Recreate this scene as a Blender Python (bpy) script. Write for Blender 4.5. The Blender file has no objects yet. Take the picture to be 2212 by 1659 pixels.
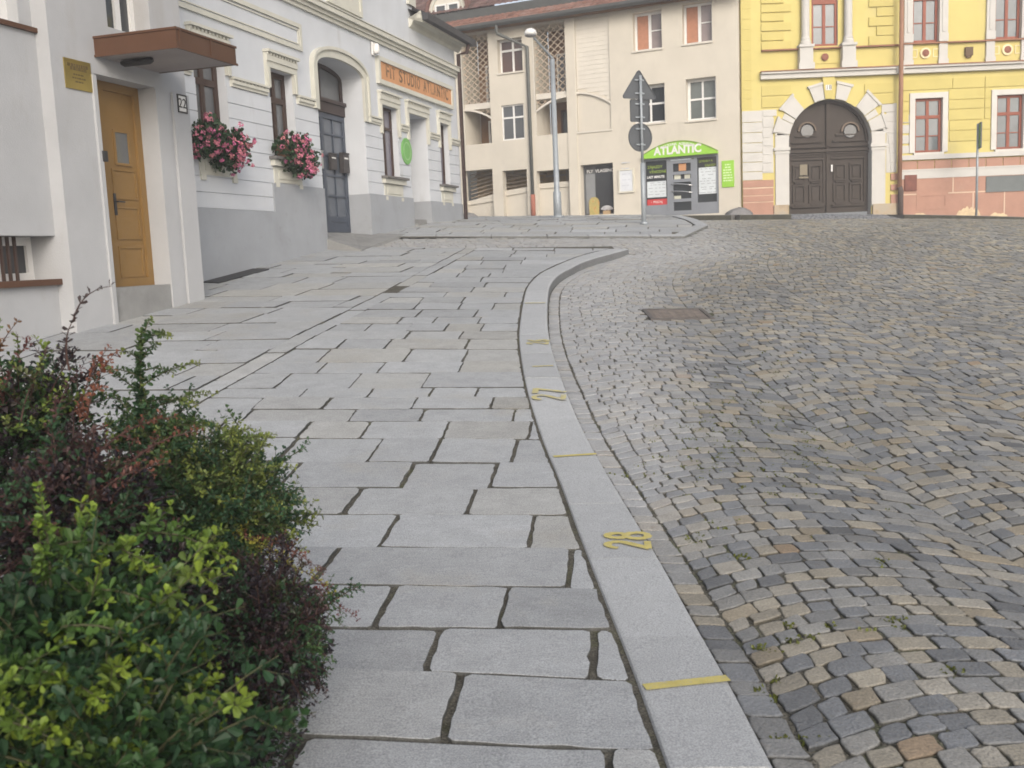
import bpy, math, random
import numpy as np
from mathutils import Matrix, Vector
random.seed(7); rng = np.random.default_rng(7)
scn = bpy.context.scene
COL = scn.collection
cos, sin, pi = math.cos, math.sin, math.pi

# ------------------------------------------------------------------ camera
F_, CX, CY, H = 2160., 1106., 829.5, 1.55          # measured on the photo at 2212 px width
PITCH, ROLL = math.radians(7.47), math.radians(2.4)
FWD = np.array([0, cos(PITCH), -sin(PITCH)])
R0 = np.array([1., 0, 0]); U0 = np.array([0, sin(PITCH), cos(PITCH)])
RT = R0*cos(ROLL) - U0*sin(ROLL); UP = R0*sin(ROLL) + U0*cos(ROLL)
CAM = np.array([0, 0, H])
cd = bpy.data.cameras.new('camera'); cam = bpy.data.objects.new('camera', cd); COL.objects.link(cam)
cam.matrix_world = Matrix(((RT[0], UP[0], -FWD[0], 0), (RT[1], UP[1], -FWD[1], 0), (RT[2], UP[2], -FWD[2], H), (0, 0, 0, 1)))
cd.lens = F_/2212*36; cd.sensor_width = 36; cd.clip_end = 600; cd.clip_start = .05
cd.dof.use_dof = True; cd.dof.focus_distance = 9.; cd.dof.aperture_fstop = 6.3
scn.camera = cam
def ray(x, y): return FWD + RT*(x-CX)/F_ - UP*(y-CY)/F_

# ------------------------------------------------------------------ terrain height
KY = np.array([-40, -5, 0, 3, 4.2, 5.1, 6, 7, 8, 9.2, 10.65, 13.1, 18, 24, 34, 60, 200.])
KZ = np.array([-.6, -.05, 0, 0, .012, .04, .10, .19, .33, .48, .67, .95, 1.55, 2.27, 2.75, 3.2, 4.])
_h = np.diff(KY); _d = np.diff(KZ)/_h
_m = np.zeros(len(KY)); _m[0] = _d[0]; _m[-1] = _d[-1]
for i in range(1, len(KY)-1):
    _m[i] = 0 if _d[i-1]*_d[i] <= 0 else (3*(_h[i-1]+_h[i]))/((2*_h[i]+_h[i-1])/_d[i-1]+(_h[i]+2*_h[i-1])/_d[i])
def gz(x, y):
    x = np.asarray(x, float); y = np.asarray(y, float)
    i = np.clip(np.searchsorted(KY, y)-1, 0, len(KY)-2); t = (y-KY[i])/_h[i]
    g = (2*t**3-3*t*t+1)*KZ[i]+(t**3-2*t*t+t)*_h[i]*_m[i]+(-2*t**3+3*t*t)*KZ[i+1]+(t**3-t*t)*_h[i]*_m[i+1]
    return g - .03*(np.clip(x, -30, 40)-.3) - .0025*np.clip(x-8, 0, 12)**2
def G(x, y): return float(gz(x, y))
def kh(x, y):
    return np.interp(y, [0, 6, 10, 14, 18, 19.3, 22, 26, 29, 40], [.03, .035, .08, .12, .12, .035, .04, .09, .19, .2])
def at(x, y):
    d = ray(x, y); t0, t = 0., .5
    while CAM[2]+d[2]*t > G(d[0]*t, d[1]*t) and t < 90: t0 = t; t += .1
    for _ in range(36):
        m = (t0+t)/2
        if CAM[2]+d[2]*m > G(d[0]*m, d[1]*m): t0 = m
        else: t = m
    return CAM+d*t

# ------------------------------------------------------------------ materials
MATS = {}
def nn(nt, typ, **kw):
    n = nt.nodes.new(typ)
    for k, v in kw.items():
        if k in n.inputs: n.inputs[k].default_value = v
        else: setattr(n, k, v)
    return n
def c4(c): return (c[0], c[1], c[2], 1)
def M(name, col, rough=.85, var=.10, scale=1.5, bump=.0, bscale=70, stain=None, spec=.3, metal=0., tint=False,
      speck=None, trans=0., stretch=None, stain2=None, ior=None, streak=None):
    if name in MATS: return MATS[name]
    m = bpy.data.materials.new(name); m.use_nodes = True; nt = m.node_tree; L = nt.links.new
    b = nt.nodes['Principled BSDF']
    geo = nn(nt, 'ShaderNodeNewGeometry'); pos = geo.outputs['Position']
    if stretch:
        mp = nn(nt, 'ShaderNodeMapping'); mp.inputs['Scale'].default_value = stretch; L(pos, mp.inputs['Vector']); spos = mp.outputs[0]
    else: spos = pos
    n1 = nn(nt, 'ShaderNodeTexNoise', Scale=scale, Detail=6., Roughness=.6); L(pos, n1.inputs['Vector'])
    mr = nn(nt, 'ShaderNodeMapRange'); L(n1.outputs[0], mr.inputs[0])
    mr.inputs[1].default_value = .3; mr.inputs[2].default_value = .7; mr.inputs[3].default_value = 1-var; mr.inputs[4].default_value = 1+var
    if tint:
        at_ = nn(nt, 'ShaderNodeAttribute'); at_.attribute_name = 'tint'; base = at_.outputs['Color']
    else:
        rgb = nn(nt, 'ShaderNodeRGB'); rgb.outputs[0].default_value = c4(col); base = rgb.outputs[0]
    vm = nn(nt, 'ShaderNodeVectorMath', operation='MULTIPLY'); L(base, vm.inputs[0]); L(mr.outputs[0], vm.inputs[1])
    out = vm.outputs[0]
    def blend(out, colr, fac):
        mx = nn(nt, 'ShaderNodeMix', data_type='RGBA'); L(fac, mx.inputs[0]); L(out, mx.inputs[6]); mx.inputs[7].default_value = c4(colr); return mx.outputs[2]
    for st in (stain, stain2):
        if st:
            sc, thr, amt, colr = st
            n2 = nn(nt, 'ShaderNodeTexNoise', Scale=sc, Detail=5., Roughness=.65); L(spos, n2.inputs['Vector'])
            r2 = nn(nt, 'ShaderNodeMapRange'); L(n2.outputs[0], r2.inputs[0]); r2.inputs[1].default_value = thr; r2.inputs[2].default_value = thr+.14; r2.inputs[3].default_value = 0; r2.inputs[4].default_value = amt
            out = blend(out, colr, r2.outputs[0])
    if speck:
        sc, amt = speck
        n3 = nn(nt, 'ShaderNodeTexNoise', Scale=sc, Detail=2.); L(pos, n3.inputs['Vector'])
        r3 = nn(nt, 'ShaderNodeMapRange'); L(n3.outputs[0], r3.inputs[0]); r3.inputs[1].default_value = .35; r3.inputs[2].default_value = .65; r3.inputs[3].default_value = 1-amt; r3.inputs[4].default_value = 1+amt
        v2 = nn(nt, 'ShaderNodeVectorMath', operation='MULTIPLY'); L(out, v2.inputs[0]); L(r3.outputs[0], v2.inputs[1]); out = v2.outputs[0]
    if streak:
        for ang, sgn in ((.5, 1), (-.9, 1)):
            mp2 = nn(nt, 'ShaderNodeMapping'); mp2.inputs['Rotation'].default_value = (0, 0, ang); mp2.inputs['Scale'].default_value = (streak[0]*.12, streak[0], streak[0]*.5); L(pos, mp2.inputs['Vector'])
            n4 = nn(nt, 'ShaderNodeTexNoise', Scale=1., Detail=3.); L(mp2.outputs[0], n4.inputs['Vector'])
            r4 = nn(nt, 'ShaderNodeMapRange'); L(n4.outputs[0], r4.inputs[0]); r4.inputs[1].default_value = .35; r4.inputs[2].default_value = .65; r4.inputs[3].default_value = 1-streak[1]; r4.inputs[4].default_value = 1+streak[1]
            v4 = nn(nt, 'ShaderNodeVectorMath', operation='MULTIPLY'); L(out, v4.inputs[0]); L(r4.outputs[0], v4.inputs[1]); out = v4.outputs[0]
    L(out, b.inputs['Base Color'])
    b.inputs['Roughness'].default_value = rough; b.inputs['Metallic'].default_value = metal
    b.inputs['Specular IOR Level'].default_value = spec
    if ior: b.inputs['IOR'].default_value = ior
    if bump:
        nb = nn(nt, 'ShaderNodeTexNoise', Scale=bscale, Detail=4.); L(pos, nb.inputs['Vector'])
        bp = nn(nt, 'ShaderNodeBump', Strength=bump, Distance=.01); L(nb.outputs[0], bp.inputs['Height']); L(bp.outputs[0], b.inputs['Normal'])
    if trans:
        tr = nn(nt, 'ShaderNodeBsdfTranslucent'); L(out, tr.inputs[0]); ms = nn(nt, 'ShaderNodeMixShader', Fac=trans)
        L(b.outputs[0], ms.inputs[1]); L(tr.outputs[0], ms.inputs[2]); L(ms.outputs[0], nt.nodes['Material Output'].inputs[0])
    MATS[name] = m
    return m
def glass(name, col, rough=.06, ior=1.6):
    return M(name, col, rough, var=.25, scale=1.2, spec=.5, ior=ior)

# ------------------------------------------------------------------ mesh helpers
class MB:
    def __init__(s): s.v = []; s.f = []; s.mi = []
    def add(s, vs, fs, mi=0):
        o = len(s.v); s.v += [tuple(map(float, p)) for p in vs]; s.f += [tuple(i+o for i in f) for f in fs]; s.mi += [mi]*len(fs)
    def quad(s, a, b, c, d, mi=0): s.add((a, b, c, d), ((0, 1, 2, 3),), mi)
    def hexa(s, p, mi=0):      # 8 points: bottom ring then top ring
        s.add(p, ((3, 2, 1, 0), (4, 5, 6, 7), (0, 1, 5, 4), (1, 2, 6, 5), (2, 3, 7, 6), (3, 0, 4, 7)), mi)
    def box(s, x0, x1, y0, y1, z0, z1, mi=0):
        s.hexa([(x0, y0, z0), (x1, y0, z0), (x1, y1, z0), (x0, y1, z0), (x0, y0, z1), (x1, y0, z1), (x1, y1, z1), (x0, y1, z1)], mi)
    def tube(s, pts, rad, n=10, mi=0, cap=True):
        pts = [np.array(p, float) for p in pts]
        if not hasattr(rad, '__len__'): rad = [rad]*len(pts)
        o = len(s.v); prev = None
        for i, p in enumerate(pts):
            t = pts[min(i+1, len(pts)-1)]-pts[max(i-1, 0)]; t = t/(np.linalg.norm(t)+1e-9)
            a = np.cross(t, (0, 0, 1.)) if prev is None else prev-(prev@t)*t
            if np.linalg.norm(a) < 1e-3: a = np.cross(t, (1., 0, 0))
            a = a/np.linalg.norm(a); prev = a; b = np.cross(t, a)
            for k in range(n):
                q = p+rad[i]*(cos(2*pi*k/n)*a+sin(2*pi*k/n)*b); s.v.append(tuple(q))
        for i in range(len(pts)-1):
            for k in range(n):
                s.f.append((o+i*n+k, o+i*n+(k+1) % n, o+(i+1)*n+(k+1) % n, o+(i+1)*n+k)); s.mi.append(mi)
        if cap:
            s.f.append(tuple(o+k for k in range(n))[::-1]); s.f.append(tuple(o+(len(pts)-1)*n+k for k in range(n))); s.mi += [mi]*2
    def lathe(s, c, prof, n=20, ax=(0, 0, 1), mi=0):
        ax = np.array(ax, float); ax /= np.linalg.norm(ax); a = np.cross(ax, (0, 1., .01)); a /= np.linalg.norm(a); b = np.cross(ax, a); c = np.array(c, float); o = len(s.v)
        for r, h in prof:
            for k in range(n): s.v.append(tuple(c+ax*h+r*(cos(2*pi*k/n)*a+sin(2*pi*k/n)*b)))
        for i in range(len(prof)-1):
            for k in range(n): s.f.append((o+i*n+k, o+i*n+(k+1) % n, o+(i+1)*n+(k+1) % n, o+(i+1)*n+k)); s.mi.append(mi)
        s.f.append(tuple(o+k for k in range(n))[::-1]); s.f.append(tuple(o+(len(prof)-1)*n+k for k in range(n))); s.mi += [mi]*2
WL = {}
def tag(o, label=None, cat=None, group=None, kind=None):
    if label: o['label'] = label
    if cat: o['category'] = cat
    if group: o['group'] = group
    if kind: o['kind'] = kind
    return o
def thing(name, loc, label, cat, group=None):
    o = bpy.data.objects.new(name, None); COL.objects.link(o); o.location = loc; o.empty_display_size = .3
    WL[o.name] = np.array(loc, float); return tag(o, label, cat, group)
def link(name, me, mats, parent=None):
    for m in (mats if isinstance(mats, (list, tuple)) else [mats]): me.materials.append(m)
    o = bpy.data.objects.new(name, me); COL.objects.link(o)
    if parent is not None: o.parent = parent; WL[o.name] = WL[parent.name]
    else: WL[o.name] = np.zeros(3)
    return o
def obj(name, mb, mats, parent=None, smooth=False):
    off = WL[parent.name] if parent is not None else np.zeros(3)
    me = bpy.data.meshes.new(name)
    me.from_pydata([(p[0]-off[0], p[1]-off[1], p[2]-off[2]) for p in mb.v], [], mb.f)
    if any(mb.mi): me.polygons.foreach_set('material_index', mb.mi)
    if smooth: me.polygons.foreach_set('use_smooth', [True]*len(mb.f))
    me.update()
    return link(name, me, mats, parent)
def arrmesh(name, V, quads, mats, parent=None, tint=None, smooth=False, mi=None, tris=None):
    off = WL[parent.name] if parent is not None else np.zeros(3)
    me = bpy.data.meshes.new(name); V = np.asarray(V, float)-off
    me.vertices.add(len(V)); me.vertices.foreach_set('co', V.ravel().astype(np.float32))
    Q = np.asarray(quads, np.int32); nq = len(Q)
    T = np.asarray(tris, np.int32) if tris is not None else np.zeros((0, 3), np.int32)
    me.loops.add(nq*4+len(T)*3); me.loops.foreach_set('vertex_index', np.concatenate([Q.ravel(), T.ravel()]))
    me.polygons.add(nq+len(T))
    ls = np.concatenate([np.arange(nq)*4, nq*4+np.arange(len(T))*3]); me.polygons.foreach_set('loop_start', ls.astype(np.int32))
    if mi is not None: me.polygons.foreach_set('material_index', np.asarray(mi, np.int32))
    me.polygons.foreach_set('use_smooth', np.full(nq+len(T), bool(smooth)))
    me.update(calc_edges=True)
    if tint is not None:
        a = me.attributes.new('tint', 'FLOAT_COLOR', 'POINT'); T4 = np.ones((len(V), 4), np.float32); T4[:, :3] = tint; a.data.foreach_set('color', T4.ravel())
    return link(name, me, mats, parent)

# ------------------------------------------------------------------ facades: s along the wall, z up, o outwards
class Fac:
    def __init__(s, O, u):
        s.O = np.array([O[0], O[1], 0.]); s.u = np.array([u[0], u[1], 0.]); s.u /= np.linalg.norm(s.u); s.n = np.array([s.u[1], -s.u[0], 0.])
    def P(s, a, z, o=0.): p = s.O+s.u*a+s.n*o; return (p[0], p[1], z)
    def sz(s, x, y, off=0.):
        d = ray(x, y); t = ((s.O+s.n*off-CAM)@s.n)/(d@s.n); p = CAM+d*t; return float((p-s.O)@s.u), float(p[2])
    def r(s, x0, y0, x1, y1, off=0.):      # rectangle read off the photo -> s0,s1,z0,z1 on the wall
        xm, ym = (x0+x1)/2, (y0+y1)/2
        return (s.sz(x0, ym, off)[0], s.sz(x1, ym, off)[0], s.sz(xm, y1, off)[1], s.sz(xm, y0, off)[1])
    def box(s, mb, a0, a1, z0, z1, o0, o1, mi=0):
        mb.hexa([s.P(a0, z0, o1), s.P(a1, z0, o1), s.P(a1, z0, o0), s.P(a0, z0, o0), s.P(a0, z1, o1), s.P(a1, z1, o1), s.P(a1, z1, o0), s.P(a0, z1, o0)], mi)
    def poly(s, mb, pts, o0, o1, mi=0):
        n = len(pts); vs = [s.P(a, z, o1) for a, z in pts]+[s.P(a, z, o0) for a, z in pts]
        mb.add(vs, [tuple(range(n)), tuple(range(2*n-1, n-1, -1))]+[(i+n, (i+1) % n+n, (i+1) % n, i) for i in range(n)], mi)
    def strip(s, mb, pts_a, pts_b, o0, o1, mi=0):   # band between two polylines of equal length
        for i in range(len(pts_a)-1): s.poly(mb, [pts_a[i], pts_a[i+1], pts_b[i+1], pts_b[i]], o0, o1, mi)
    def slope(s, mb, A0, A1, B0, B1, t=.02, mi=0):  # flat plate through (s,z,o) points
        mb.hexa([s.P(*A0), s.P(*A1), s.P(*B1), s.P(*B0)]+[s.P(q[0], q[1]+t, q[2]) for q in (A0, A1, B1, B0)], mi)
    def wall(s, mb, s0, s1, z0, z1, holes, depth=.25, o=0., mi=0, rmi=None):
        rmi = mi if rmi is None else rmi
        S = sorted({s0, s1}|{min(max(v, s0), s1) for h in holes for v in h[:2]}); Z = sorted({z0, z1}|{min(max(v, z0), z1) for h in holes for v in h[2:4]})
        for a, b in zip(S, S[1:]):
            for c, d in zip(Z, Z[1:]):
                m, k = (a+b)/2, (c+d)/2
                if any(h[0] < m < h[1] and h[2] < k < h[3] for h in holes): continue
                mb.quad(s.P(a, c, o), s.P(b, c, o), s.P(b, d, o), s.P(a, d, o), mi)
        for h in holes:
            a, b, c, d = h[:4]; dp = h[4] if len(h) > 4 else depth
            mb.quad(s.P(a, c, o), s.P(a, d, o), s.P(a, d, o-dp), s.P(a, c, o-dp), rmi); mb.quad(s.P(b, c, o), s.P(b, d, o), s.P(b, d, o-dp), s.P(b, c, o-dp), rmi)
            mb.quad(s.P(a, c, o), s.P(b, c, o), s.P(b, c, o-dp), s.P(a, c, o-dp), rmi); mb.quad(s.P(a, d, o), s.P(b, d, o), s.P(b, d, o-dp), s.P(a, d, o-dp), rmi)
    def courses(s, mb, s0, s1, zs, holes, o0, o1, gap=.013, mi=0):   # rusticated courses between consecutive heights
        for c, d in zip(zs, zs[1:]):
            cut = sorted((h[0], h[1]) for h in holes if h[2] < d-.03 and h[3] > c+.03)
            x = s0
            for a, b in cut+[(s1, s1)]:
                if a > x+.02: s.box(mb, x, min(a, s1), c+gap/2, d-gap/2, o0, o1, mi)
                x = max(x, b)
                if x >= s1: break
    def frame(s, mb, a0, a1, z0, z1, w, o0, o1, bars_v=(), bars_h=(), bw=None, mi=0):
        bw = bw or w
        s.box(mb, a0, a0+w, z0, z1, o0, o1, mi); s.box(mb, a1-w, a1, z0, z1, o0, o1, mi)
        s.box(mb, a0+w, a1-w, z1-w, z1, o0, o1, mi); s.box(mb, a0+w, a1-w, z0, z0+w, o0, o1, mi)
        for f in bars_v: c = a0+(a1-a0)*f; s.box(mb, c-bw/2, c+bw/2, z0+w, z1-w, o0, o1-.004, mi)
        for f in bars_h: c = z0+(z1-z0)*f; s.box(mb, a0+w, a1-w, c-bw/2, c+bw/2, o0, o1-.002, mi)
def window(Fc, parent, a0, a1, z0, z1, o, fm, pm, w=.06, bv=(.5,), bh=(), bw=.05, name='window', sub=True, d=.06, curtain=None):
    f = MB(); Fc.frame(f, a0, a1, z0, z1, w, o-d, o, bv, bh, bw)
    fo = obj(name, f, fm, parent)
    p = MB(); Fc.box(p, a0+w*.5, a1-w*.5, z0+w*.5, z1-w*.5, o-d*.75, o-d*.6); obj('pane', p, pm, fo)
    return fo
def text(name, body, size, loc, xax, yax, mat, parent=None, align='CENTER', ext=.002, sx=1., offset=0., width=None, space=1.):
    cu = bpy.data.curves.new(name, 'FONT'); cu.body = body; cu.size = size; cu.align_x = align; cu.align_y = 'CENTER'; cu.extrude = ext; cu.offset = offset; cu.space_character = space
    t = bpy.data.objects.new('tmp', cu); COL.objects.link(t)
    dg = bpy.context.evaluated_depsgraph_get(); me = bpy.data.meshes.new_from_object(t.evaluated_get(dg)); COL.objects.unlink(t); bpy.data.objects.remove(t)
    if width: xs__ = [v.co.x for v in me.vertices]; sx = width/(max(xs__)-min(xs__))
    x = Vector(xax).normalized(); y = Vector(yax).normalized(); z = x.cross(y)
    off = WL[parent.name] if parent is not None else np.zeros(3)
    me.transform(Matrix(((x[0]*sx, y[0], z[0], loc[0]-off[0]), (x[1]*sx, y[1], z[1], loc[1]-off[1]), (x[2]*sx, y[2], z[2], loc[2]-off[2]), (0, 0, 0, 1))))
    me.materials.clear()
    return link(name, me, mat, parent)
def q1(x, y): return x*.25, y*.25                 # zoom windows used for measuring (all -> 2212 px coordinates)
def q3(x, y): return 950.5+x*.2969, y*.2969
def q4(x, y): return 1555.3+x*.2969, y*.2969
def rect(Fc, q, x0, y0, x1, y1, off=0.):
    a = q(x0, y0); b = q(x1, y1); return Fc.r(a[0], a[1], b[0], b[1], off)
def q2(x, y): return 414.8+x*.2656, y*.2656
def q5(x, y): return x*.25, 345.6+y*.25
def q7(x, y): return 380.2+x*.1979, 86.4+y*.1979
def q8(x, y): return 674+x*.1563, 328.4+y*.1563
def q9(x, y): return x*.1563, 483.9+y*.1563

# ------------------------------------------------------------------ facade frames
NA = np.array([.9563, -.2924]); UA = (.2924, .9563)
PORT = Fac(NA*-7.8, UA); SPAN = Fac(NA*-8.0, UA); HOUSE = Fac(NA*-8.7, UA)
SHOP = Fac((7.66, 33.), (.9041, -.4274)); YEL = Fac((0., 33.), (1., 0.))

# ------------------------------------------------------------------ kerb lines (photo -> ground)
KO = [(1665, 1640), (1588, 1482), (1535, 1406), (1492, 1324), (1440, 1228), (1382, 1132), (1330, 1051), (1286, 974), (1243, 893), (1226, 848.6), (1204.5, 791), (1189, 742), (1182.5, 702), (1182.5, 652), (1185.6, 622), (1188, 614), (1203, 594), (1262, 562.5), (1358, 537)]
KI = [(1444, 1659), (1385, 1487), (1329, 1348), (1257, 1166), (1210, 1037), (1186.5, 985), (1144, 866), (1127, 778), (1126, 784.5), (1120, 730), (1125, 680), (1132.5, 639), (1139, 617), (1164, 591), (1206, 570), (1262, 549), (1321, 536)]
def poly_of(pts):
    P = sorted([tuple(at(*p)[:2]) for p in pts], key=lambda q: q[1]); y = np.array([q[1] for q in P]); x = np.array([q[0] for q in P])
    # light smoothing
    yy = np.linspace(y[0], y[-1], 60); xx = np.interp(yy, y, x); k = np.array([1, 2, 3, 2, 1.])/9
    xs = np.convolve(np.pad(xx, 2, mode='reflect', reflect_type='odd'), k, 'valid')
    sl = (xs[8]-xs[0])/(yy[8]-yy[0])
    return np.concatenate([[-12], yy]), np.concatenate([[xs[0]+sl*(-12-yy[0])], xs])
oy, ox = poly_of(KO); iy, ix = poly_of(KI)
def XO(y): return np.interp(y, oy, ox)
def XI(y): return np.minimum(np.interp(y, iy, ix), XO(y)-.16)
KEND = oy[-1]
def line(p, q):
    a, b = at(*p), at(*q); m = (b[1]-a[1])/(b[0]-a[0]); return (a[1]-m*a[0], m)
YEND = line((860, 534), (1310, 536)); YUPR = line((900, 510.5), (1480, 510.5))
yend = lambda x: YEND[0]+YEND[1]*x
yup = lambda x: YUPR[0]+YUPR[1]*x
a1, b1 = at(380, 880), at(1000, 545)
SEAM = ((b1[0]-a1[0])/(b1[1]-a1[1]), a1); seam = lambda y: a1[0]+SEAM[0]*(y-a1[1])
c1, c2 = at(757, 529), at(820, 508.5)
UC = at(1480, 510.5); UD = at(1530, 487)
xright = lambda y: np.interp(y, [UC[1], UD[1], UD[1]+8], [UC[0], UD[0], UD[0]+.5])
def shop_y(x): return 33-(x-7.66)*.4274/.9041
def house_x(y): return (-8.7+.2924*y)/.9563

# ------------------------------------------------------------------ materials of the setting
m_ground = M('earth', (.16, .15, .13), .95, .3, 2., .5, 30)
m_slab = M('granite_slab', (.3, .3, .3), .78, .10, 6., .45, 110, tint=True, speck=(160, .24), stain=(1.5, .57, .4, (.29, .27, .23)), stain2=(5., .6, .5, (.41, .415, .42)), spec=.3, streak=(150, .05))
m_joint = M('joint_earth', (.082, .076, .062), .95, .4, 9, .9, 60, stain=(3., .54, .6, (.085, .09, .035)), speck=(120, .5), stain2=(30, .62, .55, (.27, .26, .24)))
m_kerb = M('granite_kerb', (.37, .375, .385), .78, .05, 6, .35, 130, tint=True, speck=(170, .24), stain=(2.1, .62, .3, (.22, .22, .22)), spec=.25)
m_cob = M('granite_cobble', (.2, .2, .2), .62, .14, 6., .7, 75, tint=True, speck=(110, .16), stain=(9., .62, .5, (.2, .15, .1)), spec=.4)
m_bed = M('cobble_bed', (.088, .082, .066), .95, .45, 8., .9, 50, stain=(1.1, .52, .8, (.07, .09, .025)), speck=(90, .6), stain2=(24, .6, .6, (.3, .29, .27)))
m_yellow = M('road_paint_yellow', (.49, .42, .14), .75, .14, 14., .2, 90, stain=(55, .53, .75, (.38, .36, .28)))
m_yellow_worn = M('worn_yellow_paint', (.47, .42, .2), .75, .14, 14., .2, 90, stain=(16, .5, .85, (.36, .36, .35)))

# ------------------------------------------------------------------ ground sheet (one big terrain under everything)
xs = np.concatenate([np.linspace(-150, -20, 14), np.linspace(-18, 34, 53), np.linspace(40, 160, 13)])
ys = np.concatenate([np.linspace(-60, -4, 12), np.linspace(-3, 44, 60), np.linspace(48, 200, 16)])
X, Y = np.meshgrid(xs, ys); Z = gz(X, Y)-.42
V = np.stack([X, Y, Z], -1).reshape(-1, 3); nx, ny = len(xs), len(ys)
I = np.arange(nx*ny).reshape(ny, nx); Qd = np.stack([I[:-1, :-1], I[:-1, 1:], I[1:, 1:], I[1:, :-1]], -1).reshape(-1, 4)
tag(arrmesh('ground', V, Qd, m_ground, smooth=True), kind='structure')

def sheet(f_lo, f_hi, y0, y1, ny, nx, zf):
    y = np.linspace(y0, y1, ny); t = np.linspace(0, 1, nx)
    lo = np.array([f_lo(v) for v in y]); hi = np.array([f_hi(v) for v in y])
    X = lo[:, None]*(1-t)+hi[:, None]*t; Y = np.repeat(y[:, None], nx, 1)
    V = np.stack([X, Y, zf(X, Y)], -1).reshape(-1, 3); I = np.arange(nx*ny).reshape(ny, nx)
    return V, np.stack([I[:-1, :-1], I[:-1, 1:], I[1:, 1:], I[1:, :-1]], -1).reshape(-1, 4)

# ------------------------------------------------------------------ stones: quads -> rounded worn blocks, vectorised
def stones(Qs, gap, top, bev, dep, tints, zf, dome=.0, tilt=.0, rag=.0, corner=.2, sub=1, edge=.42):
    """Qs (N,4,2) corners ccw; returns verts, quads, tris, tint"""
    N = len(Qs); cen = Qs.mean(1, keepdims=True)
    e = np.roll(Qs, -1, 1)-Qs; Ln = np.linalg.norm(e, axis=2, keepdims=True)+1e-6
    # inset each corner by gap along both adjacent edges
    ed = e/Ln; gp = np.asarray(gap).reshape(-1, 1, 1)
    Qi = Qs+ed*gp-np.roll(ed, 1, 1)*gp
    e = np.roll(Qi, -1, 1)-Qi
    ts = [0.]+[k/sub for k in range(1, sub)]+[1.]
    ring = []
    for k in range(4):
        Lk = np.linalg.norm(e[:, k], axis=1, keepdims=True)+1e-6
        c = np.minimum(corner*rng.uniform(.6, 1.5, (N, 1))/Lk, .3)
        for j, t in enumerate(ts):
            tt = c+(1-2*c)*t
            ring.append(Qi[:, k]+e[:, k]*tt)
    ring = np.stack(ring, 1); K = ring.shape[1]
    if rag: ring = ring+rng.normal(0, rag, ring.shape)
    def shr(r, b):
        d = cen-r; L = np.linalg.norm(d, axis=2, keepdims=True)+1e-6; return r+d/L*np.minimum(b, L*.4)
    tl = rng.normal(0, tilt, (N, 2)); hz = np.asarray(top).reshape(-1, 1)
    def lift(r, dz): return np.concatenate([r, (zf(r[..., 0], r[..., 1])+hz+dz+((r-cen)*tl[:, None, :]).sum(2))[..., None]], 2)
    r0 = lift(ring, -dep); r1 = lift(ring, -bev*.95); r2 = lift(shr(ring, bev*.45), -bev*.3); r3 = lift(shr(ring, bev*1.25), 0); cc = lift(cen, dome)
    V = np.concatenate([r0, r1, r2, r3, cc], 1); n = 4*K+1
    b = np.arange(K); b2 = (b+1) % K
    q = np.concatenate([np.stack([b+l*K, b2+l*K, b2+(l+1)*K, b+(l+1)*K], 1) for l in range(3)], 0)
    t = np.stack([b+3*K, b2+3*K, np.full(K, 4*K)], 1)
    base = (np.arange(N)*n)[:, None, None]
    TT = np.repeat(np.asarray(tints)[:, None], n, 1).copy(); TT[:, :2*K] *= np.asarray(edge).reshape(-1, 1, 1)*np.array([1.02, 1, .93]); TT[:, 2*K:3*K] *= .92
    return V.reshape(-1, 3), (q[None]+base).reshape(-1, 4), (t[None]+base).reshape(-1, 3), TT.reshape(-1, 3)
def join(name, groups, bedV, bedQ, mats, smooth=False):
    Vs, Qs, Ts, Cs, mi, o = [bedV], [bedQ], [], [np.full((len(bedV), 3), .1)], [np.zeros(len(bedQ), int)], len(bedV)
    mt = []
    for V, Q, T, C in groups:
        Vs.append(V); Qs.append(Q+o); Ts.append(T+o); Cs.append(C); mi.append(np.ones(len(Q), int)); mt.append(np.ones(len(T), int)); o += len(V)
    return tag(arrmesh(name, np.concatenate(Vs), np.concatenate(Qs), mats, tint=np.concatenate(Cs), mi=np.concatenate(mi+mt), tris=np.concatenate(Ts), smooth=smooth), kind='structure')

# ------------------------------------------------------------------ pavement slabs
PX = [((600, 1587), (1300, 1617)), ((600, 1437), (1300, 1466)), ((600, 1352), (1300, 1358)), ((600, 1259), (1300, 1271)), ((600, 1180), (1300, 1185)),
      ((600, 1109), (1300, 1112)), ((600, 1052), (1300, 1054)), ((600, 997), (1300, 999)), ((600, 946), (1300, 948)), ((600, 910), (1300, 909)),
      ((600, 884), (1300, 882)), ((600, 858), (1300, 857)), ((600, 838), (1300, 837))]
JO = [[(1305, 1640), (625, 1625)], [(975, 1525), (600, 1520)], [(935, 1405), (1281, 1410)], [(835, 1305), (1090, 1315)], [(709, 1216), (1232, 1225)], [(842, 1145), (1148, 1146)],
      [(762, 1080), (1018, 1083)], [(626, 1025), (881, 1025), (1067, 1028)], [(622, 972), (812, 968), (940, 982), (1112, 975)], [(658, 928), (790, 928), (963, 930), (1146, 932)], [(762, 895), (912, 897), (1110, 896)],
      [(556, 871), (707, 870), (895, 872), (1063, 871)], [(655, 848), (800, 848), (930, 848), (1030, 846)]]
rows = []
for p, q in PX: rows.append(line(p, q))
def tone(n, warm=.35):
    b = rng.normal(.34, .02, n)  .clip(.28, .41); w = (rng.random(n) < warm)*rng.random(n)
    return np.stack([b*(.985+.05*w), b*(1.02+.01*w), b*(1.055-.075*w)], 1)
slabs, sgap = [], []
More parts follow.
